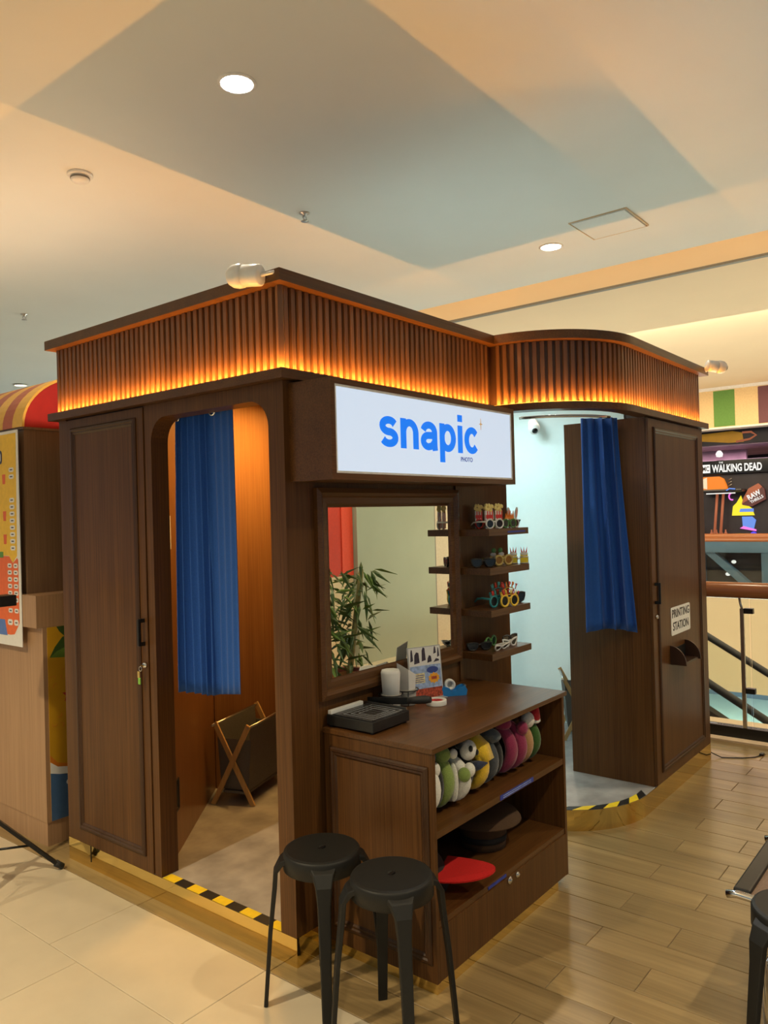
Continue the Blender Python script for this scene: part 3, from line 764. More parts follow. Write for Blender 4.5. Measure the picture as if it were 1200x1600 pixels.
# ================================================================ SECURITY CAMERAS
def bullet(label, loc, aim, mount, s=1.0, lens=True, look=None):
    t = thing('security_camera', label, 'camera', loc)
    A = Vector(aim).normalized()
    U = Vector((0, 0, 1)); X = U.cross(A).normalized(); Y = A.cross(X)
    M = Matrix((X, Y, A)).transposed().to_4x4()
    MB().lathe([(.001, -.050 * s), (.030 * s, -.050 * s), (.034 * s, -.046 * s), (.034 * s, .012 * s), (.001, .012 * s)], 28, M).build('body', 'white_plastic', t)
    M2 = M.copy()
    MB().lathe([(.030 * s, .012 * s), (.037 * s, .016 * s), (.0385 * s, .03 * s), (.036 * s, .048 * s), (.028 * s, .062 * s), (.016 * s, .069 * s), (.001, .071 * s)], 28, M2).build('head', 'white_plastic', t)
    if lens:
        D = (Vector(look) if look else (A * .75 + X * .1 - Y * .05)).normalized(); Z2 = D; X2 = U.cross(Z2).normalized(); Y2 = Z2.cross(X2)
        M3 = Matrix((X2, Y2, Z2)).transposed().to_4x4(); M3.translation = A * .045 * s
        MB().lathe([(.001, .0275 * s), (.017 * s, .0265 * s), (.019 * s, .022 * s), (.001, .020 * s)], 24, M3).build('lens', 'black_gloss', t)
    mb = MB(); mp = Vector(mount) - Vector(loc)
    mb.tube([tuple(A * -.048 * s), tuple((A * -.07 * s + mp) / 2), tuple(mp)], .006 * s, 8).build('bracket', 'white_plastic', t)
    return t
bullet('white camera on the canopy corner at the upper left, turned away', (-.085, .075, 2.462), (-.30, 1.0, .10), (-.02, -.02, 2.479), 1.12, False)
bullet('white camera at the far right end of the canopy, black lens showing', (3.16, -.60, 2.478), (.62, -.62, -.10), (3.17, -.541, 2.455), 1.05, True, (-.25, -.9, -.30))
bullet('white camera high on the white wall inside the right booth', (3.03, .60, 2.205), (-.80, -.50, -.55), (3.134, .60, 2.27), 1.1)

# ================================================================ THINGS ON THE COUNTER
# paper trimmer
T = .8202
pt = thing('paper_trimmer', 'black guillotine paper trimmer with white ruler at the left end of the counter', 'paper trimmer', (.275, -.115, T))
MB().box(-.098, .118, -.115, .110, .006, .045, .003).build('base', 'black_plastic', pt)
MB().box(-.090, .112, -.108, .085, .0452, .0475, .0005).build('cutting_board', 'plate_black', pt)
for k in range(9):
    MB().box(-.085 + .023 * k, -.0838 + .023 * k, -.10, .08, .0476, .0479).build('grid_line', 'metal_trim', pt)
for k in range(3):
    MB().loops(-.07 + .02 * k, .10 - .02 * k, -.095 + .016 * k, .05 - .02 * k, [(0, .0476), (0, .0482), (.0014, .0482), (.0014, .0476)], XY, fill=False).build('size_mark', 'paper_grey', pt)
MB().box(-.094, .090, .088, .106, .0452, .060, .002).build('ruler', 'label_white', pt, 'white raised ruler')
MB().box(.118, .124, -.10, .11, .040, .052).build('blade_rail', 'steel', pt)
MB().tube([(.132, .100, .052), (.148, -.02, .062), (.160, -.085, .068)], .013, 4, flat=(1.0, .22)).build('blade_arm', 'black_metal', pt)
MB().tube([(.159, -.080, .068), (.165, -.115, .073), (.173, -.150, .078), (.179, -.172, .080)], [.012, .015, .016, .012], 12).build('arm_grip', 'rubber_dark', pt, 'black rubber grip')
for sx in (-.085, .105):
    for sy in (-.10, .095): MB().lathe([(.008, 0), (.008, .0065), (.001, .0065), (.001, 0)], 12, Matrix.Translation((sx, sy, 0))).build('foot', 'rubber_dark', pt)
# wire holder with two cups of tissue
wh = thing('wire_holder', 'black wire holder with two rings holding white cups before the mirror', 'holder', (.555, -.056, T))
for dx in (-.052, .052):
    MB().tube([(dx + .049 * math.cos(a), .049 * math.sin(a), .062) for a in [2 * PI * i / 28 for i in range(28)]], .0028, 6, True).build('ring', 'black_metal', wh)
    for a in (PI / 4, -PI / 4 - PI / 2, PI * .75):
        MB().tube([(dx + .049 * math.cos(a), .049 * math.sin(a), .062), (dx + .044 * math.cos(a), .044 * math.sin(a), .002)], .002, 6).build('upright', 'black_metal', wh)
for dx, lb in ((-.052, 'left white plastic cup filled with white tissues in the wire holder'), (.052, 'right white plastic cup with a slanted tissue pack in the wire holder')):
    c = thing('tissue_cup', lb, 'cup', (.555 + dx, -.056, T), group='tissue cups')
    MB().lathe([(.034, .0), (.036, .003), (.0415, .066), (.039, .066), (.034, .006), (.001, .006), (.001, 0)], 28).build('cup', 'frosted', c, 'frosted plastic cup')
    if dx < 0:
        MB().lathe([(.001, .008), (.033, .008), (.042, .148), (.037, .160), (.030, .156), (.001, .152)], 8, Matrix.Rotation(.3, 4, 'Z')).build('tissue_roll', 'paper_white', c)
    else:
        mb = MB(); mb.rings([[(-.020, -.026, .012), (.020, -.026, .012), (.020, .026, .012), (-.020, .026, .012)], [(-.024, -.030, .150), (.026, -.030, .122), (.026, .030, .140), (-.024, .030, .172)]], False)
        mb.build('tissue_pack', 'paper_white', c)
# leaflet stand
lf = thing('leaflet_stand', 'tilted acrylic stand with a colourful photo leaflet against the mirror', 'leaflet', (.722, -.080, T), rot=(math.radians(-6), 0, math.radians(-22)))
MB().box(-.074, .074, .002, .0045, 0, .205).box(-.074, .074, -.026, .0019, 0.0, .003).build('acrylic_stand', 'paper_grey', lf)
MB().box(-.070, .070, -.0005, .0015, .004, .202).build('sheet', 'paper_white', lf)
def patch(name, mat, x0, x1, z0, z1, d=-.0010): MB().box(x0, x1, d, d + .0004, z0, z1).build(name, mat, lf)
patch('blue_print', 'print_sky', -.068, .068, .040, .132); patch('red_print', 'print_red', -.068, .068, .006, .044, -.0014)
for x0_, x1_, z0_, z1_ in ((-.064, -.052, .150, .194), (-.048, -.024, .140, .182), (-.014, .004, .148, .198), (.010, .030, .140, .165), (.040, .052, .172, .198), (.056, .066, .158, .192), (.036, .064, .140, .150)):
    MB().prism([(x0_, z0_), (x1_, z0_ + .004), (x1_ - .002, z1_), ((x0_ + x1_) / 2, z1_ + .004), (x0_ + .003, z1_ - .008)], XZ, -.0010, -.0006).build('photo_print', 'print_dark', lf)
patch('text_print', 'print_cream', -.062, -.006, .066, .104, -.0014)
for k in range(4): patch('text_line', 'print_navy', -.058, -.012, .070 + .008 * k, .0725 + .008 * k, -.0018)
MB().prism([(.030 + .026 * math.cos(a), .112 + .013 * math.sin(a)) for a in [2 * PI * i / 16 for i in range(16)]], XZ, -.0014, -.0010).build('badge_print', 'print_navy', lf)
MB().prism([(.034 + (.026 if i % 2 else .021) * math.cos(2 * PI * i / 20), .080 + (.022 if i % 2 else .017) * math.sin(2 * PI * i / 20)) for i in range(20)], XZ, -.0018, -.0014).build('star_print', 'print_orange', lf)
patch('price_print', 'print_red', .022, .046, .075, .086, -.0022)
lf.scale = (1.12, 1, 1.08)
# tape roll and dispenser
tr = thing('tape_roll', 'flat white tape roll with a red core beside the trimmer grip', 'tape roll', (.672, -.158, T))
MB().lathe([(.030, 0), (.042, 0), (.0425, .002), (.0425, .018), (.042, .020), (.030, .020), (.030, 0)], 36).build('tape', 'label_white', tr)
MB().lathe([(.024, .001), (.0298, .001), (.0298, .016), (.024, .016), (.024, .001)], 30).build('core', 'tape_red', tr)
MB().box(-.012, .014, -.005, .004, .0, .020, .002, Matrix.Rotation(.6, 4, 'Z')).build('core_spoke', 'tape_red', tr)
td = thing('tape_dispenser', 'bright blue desk tape dispenser at the right of the leaflet', 'tape dispenser', (.848, -.120, T), math.radians(-40))
pr = [(-.055, 0), (.055, 0), (.060, .022), (.050, .040), (.030, .034), (.010, .020), (-.010, .020), (-.020, .034), (-.045, .044), (-.058, .030)]
MB().prism(pr, XZ, -.026, -.016).prism(pr, XZ, .016, .026).box(-.054, .056, -.0158, .0158, .0005, .018).build('body', 'tape_blue', td)
MB().lathe([(.014, -.010), (.024, -.010), (.024, .010), (.014, .010), (.014, -.010)], 26, frame_M((-.012, 0, .045), (1, 0, 0), (0, 0, 1))).build('tape', 'label_white', td)
MB().box(.050, .058, -.012, .012, .034, .043).build('cutter', 'steel', td)

# ================================================================ NOVELTY GLASSES ON THE SHELVES
def rim_pts(kind, n=20):
    if kind == 'round': return [(math.cos(2 * PI * i / n), math.sin(2 * PI * i / n)) for i in range(n)]
    if kind == 'wayfarer': return [(-1, .75), (-.4, .95), (.5, .95), (1.05, .85), (1, .2), (.75, -.6), (.2, -.95), (-.5, -.85), (-.9, -.2)]
    if kind == 'tri': return [(-1, .7), (0, .85), (1.1, .8), (.8, .1), (.2, -.8), (-.2, -.8), (-.8, 0)]
    if kind == 'cat': return [(-.95, .2), (-.4, .7), (.5, .95), (1.25, 1.15), (1.05, .1), (.4, -.85), (-.4, -.85), (-.9, -.4)]
    if kind == 'square': return [(-1, .9), (1, .9), (1, -.9), (-1, -.9)]
def glasses(label, loc, rotz, kind='wayfarer', frame='frame_black', lens='lens_dark', s=1.0, rw=.027, rh=.021, thick=.004, temples=True, folded=False, topper=None, tilt=0):
    """faces -y; rests on its lower rims"""
    t = thing('novelty_glasses', label, 'glasses', loc, group='novelty glasses on the shelves', rot=(tilt, 0, rotz))
    lowest = min(v for u, v in rim_pts(kind)) * rh - thick * .5
    zc = -lowest * s
    gap = .007
    mb = MB()
    for e in (-1, 1):
        cx = e * (rw + gap) * s
        pts = [(cx + e * u * rw * s, 0, zc + v * rh * s) for u, v in rim_pts(kind)]
        mb.tube(pts, thick * s, 6, True)
        MB().prism([(p[0], p[2]) for p in pts], XZ, -.0008, .0008).build('lens', lens, t)
    mb.tube([(-gap * 1.2 * s, 0, zc + rh * .35 * s), (0, -.002, zc + rh * .5 * s), (gap * 1.2 * s, 0, zc + rh * .35 * s)], thick * s * .9, 6)
    mb.build('frame', frame, t)
    if temples:
        for e in (-1, 1):
            x = e * (2 * rw + gap + .002) * s
            if folded: pp = [(x, .002, zc + rh * .5 * s), (x * .9, .010 + .004 * e, zc + rh * .4 * s), (-x * .55, .014 + .004 * e, zc + rh * .3 * s)]
            else: pp = [(x, .0, zc + rh * .5 * s), (x, .05 * s, zc + rh * .5 * s), (x * .96, .085 * s, zc + rh * .35 * s), (x * .94, .105 * s, zc - rh * .3 * s)]
            MB().tube(pp, thick * .7 * s, 6, flat=(1.3, .7)).build('temple', frame, t)
    if topper: topper(t, zc, s, rw, rh, gap)
    return t
def popcorn(t, zc, s, rw, rh, gap):
    for e in (-1, 1):
        cx = e * (rw + gap) * s
        for k in range(6):
            x0 = cx - rw * .95 * s + k * rw * .317 * s
            MB().prism([(x0, zc - rh * 1.0 * s), (x0 + rw * .317 * s, zc - rh * 1.0 * s), (x0 + rw * .335 * s, zc + .062 * s), (x0 - .0005, zc + .062 * s)], XZ, .0018, .0045).build('box_stripe', 'frame_stripe' if k % 2 else 'frame_white', t)
        MB().box(cx - rw * .9 * s, cx + rw * .9 * s, .0005, .0017, zc + .026 * s, zc + .042 * s).build('box_band', 'frame_red', t)
        for i in range(9):
            a = random.random()
            MB().ball((cx + (-.9 + .225 * i) * rw * s, .003, zc + (.066 + .012 * math.sin(i * 1.9) + .008) * s), (.0085 * s, .005, .0095 * s), 8, 5).build('popcorn', 'popcorn_yellow', t)
def bunny(t, zc, s, rw, rh, gap):
    for e, x in ((-1, -.020), (1, .018)):
        pl = [(x + .011 * s * math.cos(2 * PI * i / 14) + e * .006 * (1 + math.sin(2 * PI * i / 14)) , zc + rh * s + .032 * s + .034 * s * math.sin(2 * PI * i / 14)) for i in range(14)]
        MB().prism(pl, XZ, -.002, .002).build('ear', 'frame_white', t)
        MB().prism([(x + e * .006 + (p[0] - x - e * .006) * .5, zc + rh * s + .032 * s + (p[1] - zc - rh * s - .032 * s) * .65) for p in pl], XZ, -.003, -.0021).build('inner_ear', 'frame_pink', t)
def hearts(t, zc, s, rw, rh, gap):
    for k in range(6):
        x = (-.030 + .012 * k) * s
        MB().prism([(x - .008 * s, zc + rh * s), (x + .008 * s, zc + rh * s), (x + .004 * s, zc + rh * s + (.030 + .012 * (k % 2)) * s), (x - .002 * s, zc + rh * s + .012 * s)], XZ, -.002, .002).build('flame', 'frame_orange', t)
def birthday(colA, colB):
    def f(t, zc, s, rw, rh, gap):
        for body, zz, h, rr, col in (('HAPPY', .050, .032, .047, colA), ('BIRTHDAY', .015, .030, .060, colB)):
            nL = len(body); 
            for i, ch in enumerate(body):
                u = (i - (nL - 1) / 2) / ((nL - 1) / 2)
                x = u * (.038 if nL == 5 else .052) * s; dz = -.010 * u * u * s
                M = frame_M((x - .006 * s, -.0015, zc + rh * .55 * s + zz * s + dz), (math.cos(-.35 * u), 0, math.sin(-.35 * u)), (math.sin(.35 * u), 0, math.cos(-.35 * u)))
                text_mesh('letter', ch, h * s * .8, t, col if i % 2 == 0 else ('frame_red' if col != 'frame_red' else 'frame_orange'), M, .0125 * s, .035, .003)
        MB().tube([((-.052 + .0104 * i) * s, .0022, zc + rh * .55 * s + (.013 + .0 * i) * s - .010 * s * ((-.052 + .0104 * i) / .05) ** 2) for i in range(11)], .0022 * s, 6).build('letter_bar', colB, t)
        MB().tube([((-.036 + .0072 * i) * s, .0022, zc + rh * .55 * s + .0475 * s - .010 * s * ((-.036 + .0072 * i) / .034) ** 2) for i in range(11)], .0022 * s, 6).build('letter_bar', colB, t)
    return f
def beer(col, leaf):
    def f(t, zc, s, rw, rh, gap):
        for e in (-1, 1):
            cx = e * (rw + gap) * s
            MB().prism([(cx - rw * .75 * s, zc - rh * s), (cx + rw * .75 * s, zc - rh * s), (cx + rw * .95 * s, zc + .028 * s), (cx - rw * .95 * s, zc + .028 * s)], XZ, .0018, .005).build('glass_shape', col, t)
            MB().ball((cx, .003, zc + .031 * s), (rw * 1.0 * s, .004, .010 * s), 10, 6).build('foam', 'frame_white', t)
            if leaf == 'hat':
                MB().ball((cx * .8, .003, zc + .050 * s), (.017 * s, .005, .013 * s), 10, 6).build('green_hat', 'frame_green', t)
            else:
                for q in (-1, 0, 1): MB().prism([(cx + q * .010 * s - .004 * s, zc + .036 * s), (cx + q * .010 * s + .004 * s, zc + .036 * s), (cx + q * .016 * s, zc + .066 * s)], XZ, .001, .004).build('garnish', 'frame_red', t)
    return f
Z1, Z2, Z3, Z4 = [z + .0008 for z in SHZ]
yy = -.128
RZ = math.radians(-14)
glasses('popcorn box glasses, front pair with striped boxes and yellow popcorn, top shelf', (1.19, -.150, Z1), RZ, 'round', 'frame_white', topper=popcorn, rw=.024, s=1.0)
glasses('second popcorn box glasses with an orange band behind the front pair, top shelf', (1.262, -.048, Z1), RZ, 'round', 'frame_red', topper=popcorn, rw=.024, s=1.0, temples=False)
glasses('green framed glasses with orange flame top, middle of the top shelf', (1.34, -.142, Z1), RZ + .1, 'round', 'frame_green', topper=hearts, rw=.023, s=.95)
glasses('green rimmed rabbit ear glasses, middle of the top shelf behind the flames', (1.372, -.05, Z1), RZ, 'round', 'frame_green', topper=bunny, rw=.022, s=.9, temples=False)
glasses('white rabbit ear glasses nearer the right end of the top shelf', (1.405, -.125, Z1), RZ, 'round', 'frame_white', topper=bunny, rw=.019, s=.9, temples=False)
glasses('dark angular glasses at the right end of the top shelf', (1.432, -.088, Z1), RZ - .15, 'tri', 'frame_dgreen', 'lens_green', rw=.030, rh=.020, s=1.0, folded=True)
glasses('black thick glasses at the left end of the second shelf', (1.155, -.105, Z2), RZ - .5, 'wayfarer', 'frame_black', rw=.026, s=.95, folded=True)
glasses('black shiny sunglasses folded on the second shelf', (1.22, -.110, Z2), RZ + .2, 'wayfarer', 'frame_black', rw=.026, s=1, folded=True)
glasses('gold lensed white topped glasses in the middle of the second shelf', (1.305, -.125, Z2), RZ, 'round', 'frame_gold', 'lens_amber', rw=.026, rh=.022, s=1.0, thick=.006)
glasses('beer mug glasses with white foam and green hats on the second shelf', (1.37, -.055, Z2), RZ, 'square', 'frame_white', 'lens_amber', rw=.021, rh=.017, s=1.0, topper=beer('frame_gold', 'hat'), temples=False)
glasses('yellow drink glasses with red garnish, right end of the second shelf', (1.435, -.135, Z2), RZ - .75, 'square', 'frame_white', 'beer_yellow', rw=.019, rh=.017, s=1.0, topper=beer('beer_yellow', 'straw'), temples=False)
glasses('teal HAPPY BIRTHDAY glasses on the third shelf', (1.245, -.128, Z3), RZ, 'round', 'frame_teal', topper=birthday('frame_teal', 'frame_teal'), rw=.025, rh=.026, s=1.0, thick=.0055)
glasses('yellow HAPPY BIRTHDAY glasses on the third shelf', (1.285, -.163, Z3), RZ, 'round', 'frame_yellow', topper=birthday('frame_red', 'frame_yellow'), rw=.025, rh=.026, s=1.0, thick=.0055, temples=False)
glasses('black sunglasses at the right end of the third shelf', (1.425, -.105, Z3), RZ - .2, 'wayfarer', 'frame_black', rw=.028, rh=.024, s=1.05, folded=True)
glasses('white and black glasses lying in front on the lowest shelf', (1.235, -.135, Z4), RZ + .25, 'cat', 'frame_white', rw=.026, rh=.015, s=1.0, folded=True, tilt=.5)
glasses('white cat eye sunglasses on the lowest shelf', (1.335, -.130, Z4), RZ + .15, 'cat', 'frame_white', rw=.024, rh=.019, s=.95, folded=True, thick=.005)
glasses('black sunglasses at the right end of the lowest shelf', (1.415, -.085, Z4), RZ + .2, 'wayfarer', 'frame_black', rw=.027, rh=.020, s=1, folded=True)
glasses('green framed glasses lying behind the white pairs on the lowest shelf', (1.275, -.060, Z4), RZ + .4, 'round', 'frame_green', 'lens_green', rw=.027, rh=.022, s=1.05, folded=True)
glasses('black folded glasses at the left end of the lowest shelf', (1.165, -.065, Z4), RZ - .4, 'wayfarer', 'frame_black', rw=.026, rh=.018, s=1.0, folded=True)

# ================================================================ PLUSH HEADWEAR IN THE CABINET
SZ = .5365
def plush(label, x, mat, wd=.030, hgt=.20, depth=.075, y0=-.345, lean=0.0, tilt=0.0, rb=.024):
    """stuffed headpiece standing on edge: a thick crescent bulging to the front (-y)"""
    t = thing('plush_headband', label, 'headwear', (x, y0, SZ), tilt, 'plush headwear in the cabinet')
    P, R = [], []
    for i in range(13):
        a = -1.25 + 2.5 * i / 12
        P.append((lean * (i / 12), -depth * math.cos(a) , hgt * (.5 + .5 * math.sin(a) / math.sin(1.25)) * .86 + rb))
        R.append(rb * (.55 + .45 * math.cos(a * .9)))
    MB().tube(P, R, 12, flat=(1.0, wd / rb * .9), up=(0, 0, 1)).build('band', mat, t)
    return t
def blob(t, name, mat, c, r): return MB().ball(c, r, 16, 10).build(name, mat, t)
p = plush('white plush headpiece at the left end of the upper cabinet shelf', .232, 'plush_white', .028, .22, .105); blob(p, 'ear', 'plush_white', (.012, -.105, .185), (.018, .016, .024))
p = plush('black plush headpiece right of the white one', .285, 'plush_black', .026, .22, .085, lean=-.01); blob(p, 'ear', 'plush_grey', (.0, -.06, .21), (.016, .015, .018))
p = plush('green plush frog headpiece with pale eyes', .345, 'plush_green', .030, .20, .085); blob(p, 'crown', 'plush_green', (.0, -.055, .205), (.030, .040, .032)); blob(p, 'eye', 'plush_white', (.028, -.092, .205), (.017, .015, .018)); blob(p, 'pale_rim', 'plush_white', (.034, -.085, .10), (.010, .022, .070))
p = plush('second green and white plush headpiece beside the panda', .424, 'plush_white', .026, .17, .105); blob(p, 'green_cheek', 'plush_green', (-.018, -.115, .125), (.022, .024, .026)); blob(p, 'white_cheek', 'plush_white', (.012, -.118, .135), (.022, .022, .026))
p = plush('black and white plush panda headpiece with face to the front', .487, 'plush_black', .026, .20, .075)
blob(p, 'face', 'plush_white', (-.006, -.085, .190), (.037, .030, .037))
blob(p, 'eye_patch', 'plush_black', (-.024, -.109, .203), (.009, .008, .012)); blob(p, 'eye_patch', 'plush_black', (.012, -.112, .182), (.008, .007, .011))
blob(p, 'ear', 'plush_black', (-.036, -.065, .215), (.017, .014, .018)); blob(p, 'ear', 'plush_black', (.018, -.050, .222), (.013, .012, .012))
MB().lathe([(.020, 0), (.016, .025), (.002, .055)], 14, Matrix.Translation((.028, -.085, .120)) @ Matrix.Rotation(1.25, 4, 'X') @ Matrix.Rotation(.5, 4, 'Y')).build('navy_flap', 'plush_navy', p)
p = plush('bright yellow plush headpiece with a blunt snout', .572, 'plush_yellow', .034, .19, .090)
MB().rings([[(-.030, -.035, .235), (.020, -.035, .240), (.024, .030, .236), (-.026, .03, .23)], [(-.030, -.10, .185), (.026, -.105, .190), (.028, -.04, .150), (-.028, -.04, .145)], [(-.018, -.125, .135), (.022, -.128, .140), (.022, -.09, .115), (-.018, -.09, .11)]], True).build('snout', 'plush_yellow', p)
p = plush('dark slate plush shark headpiece with a rounded fin', .650, 'plush_slate', .036, .19, .085); blob(p, 'fin', 'plush_grey', (.022, -.065, .195), (.034, .045, .028))
p = plush('plain black plush headpiece behind the slate one', .728, 'plush_black', .028, .17, .060)
p = plush('plush headpiece in deep maroon, the wider of two', .800, 'plush_maroon', .034, .20, .085); blob(p, 'crown', 'plush_maroon', (-.01, -.05, .215), (.030, .04, .028))
p = plush('maroon plush headpiece with round knobs, right of the other maroon one', .862, 'plush_maroon', .030, .20, .095); blob(p, 'knob', 'plush_maroon', (.002, -.100, .185), (.026, .024, .028)); blob(p, 'brown_top', 'plush_brown', (.01, -.03, .225), (.022, .03, .02))
p = plush('tan plush headpiece with a white pompom', .935, 'plush_tan', .028, .19, .085); blob(p, 'pompom', 'plush_white', (.004, -.085, .200), (.031, .028, .033))
p = plush('green plush headpiece with a red and white festive hat, right end of shelf', 1.01, 'plush_leaf', .026, .18, .080)
MB().lathe([(.034, 0), (.030, .02), (.016, .042), (.003, .060)], 16, Matrix.Translation((.004, -.065, .190)) @ Matrix.Rotation(.5, 4, 'X')).build('red_hat', 'plush_red', p)
MB().tube([(.004 + .034 * math.cos(a), -.065 + .034 * math.sin(a) * .8, .190 + .012 * math.sin(a)) for a in [2 * PI * i / 16 for i in range(16)]], .008, 8, True).build('white_brim', 'plush_white', p)
# ---- caps on the lower shelf
rc = thing('baseball_cap', 'bright red cap with its peak to the front on the lower cabinet shelf', 'hat', (.375, -.325, .2365), .35)
rc.scale = (1.3, 1.22, 1.25)
mb = MB()
top, bt = [], []
for i in range(17):
    a = PI + PI * i / 16
    x = .082 * math.cos(a); y = -.03 + .165 * math.sin(a)
    top.append((x, y, .052 + .020 * math.cos(x / .082 * 1.3)))
mb.rings([top, [(q[0] * .98, q[1], q[2] - .005) for q in top]], False, cap=True)
mb.build('peak', 'cap_red', rc)
mb = MB()
rs = []
for i in range(8):
    a = PI / 2 * i / 7
    rs.append([(.086 * math.cos(a) * math.cos(b), .045 + .095 * math.cos(a) * math.sin(b), .004 + .12 * math.sin(a) if i else .0) for b in [2 * PI * j / 22 for j in range(22)]] if i < 7 else [(.004 * math.cos(b), .045 + .004 * math.sin(b), .125) for b in [2 * PI * j / 22 for j in range(22)]])
mb.rings(rs).build('crown', 'hat_dark', rc, 'dark cap crown')
bh = thing('brown_hat', 'flat brown hat with a wide brim resting at the back of the lower shelf', 'hat', (.80, -.285, .2365))
bh.scale = (1.05, 1.05, 1.0)
MB().lathe([(.001, .150), (.10, .148), (.135, .135), (.150, .115), (.151, .110), (.135, .112), (.095, .118), (.09, .02), (.088, 0), (.080, 0), (.082, .10), (.001, .12)], 36).build('crown', 'hat_brown', bh)
MB().lathe([(.0905, .03), (.092, .03), (.094, .055), (.0925, .055), (.0905, .03)], 30).build('band', 'hat_dark', bh)

# ================================================================ DRINKS KIOSK AT THE LEFT
ki = thing('drinks_kiosk', 'wooden drinks kiosk with striped awning and yellow mural left of the booth', 'kiosk', (0, 0, 0))
KY = 1.745
MB().box(.0, 1.1, KY, 4.2, .118, 1.088).build('lower_body', 'kiosk_wood', ki)
MB().box(.004, 1.1, KY + .004, 4.2, .0003, .1175).build('base', 'kiosk_wood', ki)
MB().box(-.03, 1.1, KY, 4.2, 1.0885, 1.250).build('counter_box', 'kiosk_wood', ki)
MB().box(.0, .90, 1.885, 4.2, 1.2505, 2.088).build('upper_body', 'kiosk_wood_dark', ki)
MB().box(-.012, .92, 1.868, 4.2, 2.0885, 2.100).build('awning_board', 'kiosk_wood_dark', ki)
# mural on the side: plain fruit-coloured panel, leaf, starfish, white wave, blue base
mu = tag(MB().box(.022, 1.06, KY - .0026, KY - .0004, .122, 1.086).build('mural_panel', 'mural_yellow'), 'yellow mural with green leaf, red starfish and blue foot on the kiosk side', 'mural')
mu.name = 'mural_panel'
fY = lambda u, v, d: (u, KY - .0026 - d, v)
def mpoly(name, mat, pts, d): MB().prism(pts, fY, d - .0004, d).build(name, mat, mu)
mpoly('blue_foot', 'mural_blue', [(.022, .122), (1.06, .122), (1.06, .30), (.5, .26), (.25, .315), (.12, .335), (.07, .345), (.022, .365)], .0006)
mpoly('white_wave', 'label_white', [(.022, .36), (.07, .345), (.13, .335), (.25, .33), (.5, .30), (.5, .33), (.25, .365), (.13, .37), (.06, .385), (.022, .415)], .0010)
mpoly('orange_edge', 'mural_orange', [(.022, .415), (.06, .385), (.13, .37), (.25, .365), (.25, .375), (.13, .385), (.06, .405), (.022, .45)], .0014)
mpoly('leaf', 'leaf_dark', [(.032, .935), (.06, .985), (.10, 1.03), (.20, 1.06), (.20, .93), (.12, .925)], .0006)
mpoly('leaf_half', 'leaf_light', [(.032, .935), (.07, .962), (.11, .975), (.20, .975), (.20, .93), (.12, .925)], .0010)
mpoly('leaf', 'leaf_dark', [(.07, 1.086), (.085, 1.06), (.11, 1.035), (.16, 1.015), (.2, 1.0), (.2, 1.086)], .0014)
mpoly('starfish', 'mural_red', [(.125 + (.034 if i % 2 == 0 else .013) * math.cos(2 * PI * i / 10 + .3), .735 + (.042 if i % 2 == 0 else .016) * math.sin(2 * PI * i / 10 + .3)) for i in range(10)], .0006)
mpoly('white_button', 'label_white', [(.115 + .012 * math.cos(2 * PI * i / 14), .295 + .013 * math.sin(2 * PI * i / 14)) for i in range(14)], .0010)
for k, (u, v) in enumerate([(.045, .83), (.06, .79), (.10, .83), (.05, .60), (.075, .64), (.085, .59), (.11, .86)]):
    MB().tube([(u + .013 * math.cos(a), KY - .0034, v + .011 * math.sin(a)) for a in [PI * i / 8 + k for i in range(9)]], .0009, 4).build('squiggle', 'mural_orange', mu)
# awning: quarter-round stripes, each a piece
AX, AZ, AR, AH = .375, 2.10, .395, .300
def awn(rad, z=0): return [(AX - rad * math.cos(a), AZ + (rad - AR + AH) * math.sin(a)) for a in [PI / 2 * i / 14 for i in range(15)]]
pro = awn(AR) + awn(AR - .012)[::-1]
fXZ = lambda u, v, d: (u, d, v)
y = 1.862; i = 0
while y < 4.1:
    y1 = y + .105
    MB().prism(pro, fXZ, y, y1 - .0006).build('awning_stripe', 'awning_yellow' if i % 2 == 0 else 'awning_faded', ki); y = y1; i += 1
MB().prism(awn(AR - .0125) + [(AX + .5, AZ + AH - .013), (AX + .5, AZ + .001)], fXZ, 1.866, 1.882).build('awning_side', 'awning_red', ki, 'red side of the awning')
# menu board on the front
mn = thing('menu_poster', 'tall yellow and orange menu poster on the kiosk front', 'poster', (-.0345, 2.20, .985), rot=(math.radians(0), 0, 0))
fP = lambda u, v, d: (-.0005 - d, u, v)
MB().box(-.0004, .003, -.318, .32, 0, 1.10).build('sheet', 'paper_white', mn)
def mp(name, mat, pts, d): MB().prism(pts, fP, d - .0004, d).build(name, mat, mn)
mp('yellow_field', 'menu_yellow', [(-.285, .46), (-.24, .425), (-.20, .46), (.31, .46), (.31, 1.085), (-.30, 1.085)], .0006)
mp('red_field', 'menu_red', [(-.295, .12), (-.24, .06), (-.20, .055), (.31, .06), (.31, .458), (-.20, .458), (-.24, .423), (-.285, .45), (-.295, .44)], .0008)
mp('blue_corner', 'menu_blue', [(-.165, .05), (.31, .05), (.31, .13), (-.14, .13)], .0012)
mp('green_band', 'menu_green', [(-.14, .45), (.05, .45), (.05, .48), (-.14, .48)], .0016)
mb = MB(); mt = MB()
def pill(u, v, w=.026, h=.0115):
    mb.prism([(u + a, v + b) for a, b in rrect(w, h, h * .8, 2)], fP, .0009, .0013)
    mt.prism([(u - w * .5, v - .003), (u + w * .5, v - .003), (u + w * .5, v + .003), (u - w * .5, v + .003)], fP, .0014, .0016)
for v in (.90, .865, .745, .71, .675, .64, .605, .57, .535, .50): pill(-.245, v)
for v in (.41, .375, .34, .305, .27, .235, .18): pill(-.268, v, .022); pill(-.205, v, .022)
for v in (.12,): pill(-.262, v, .024, .015); pill(-.198, v, .026, .015)
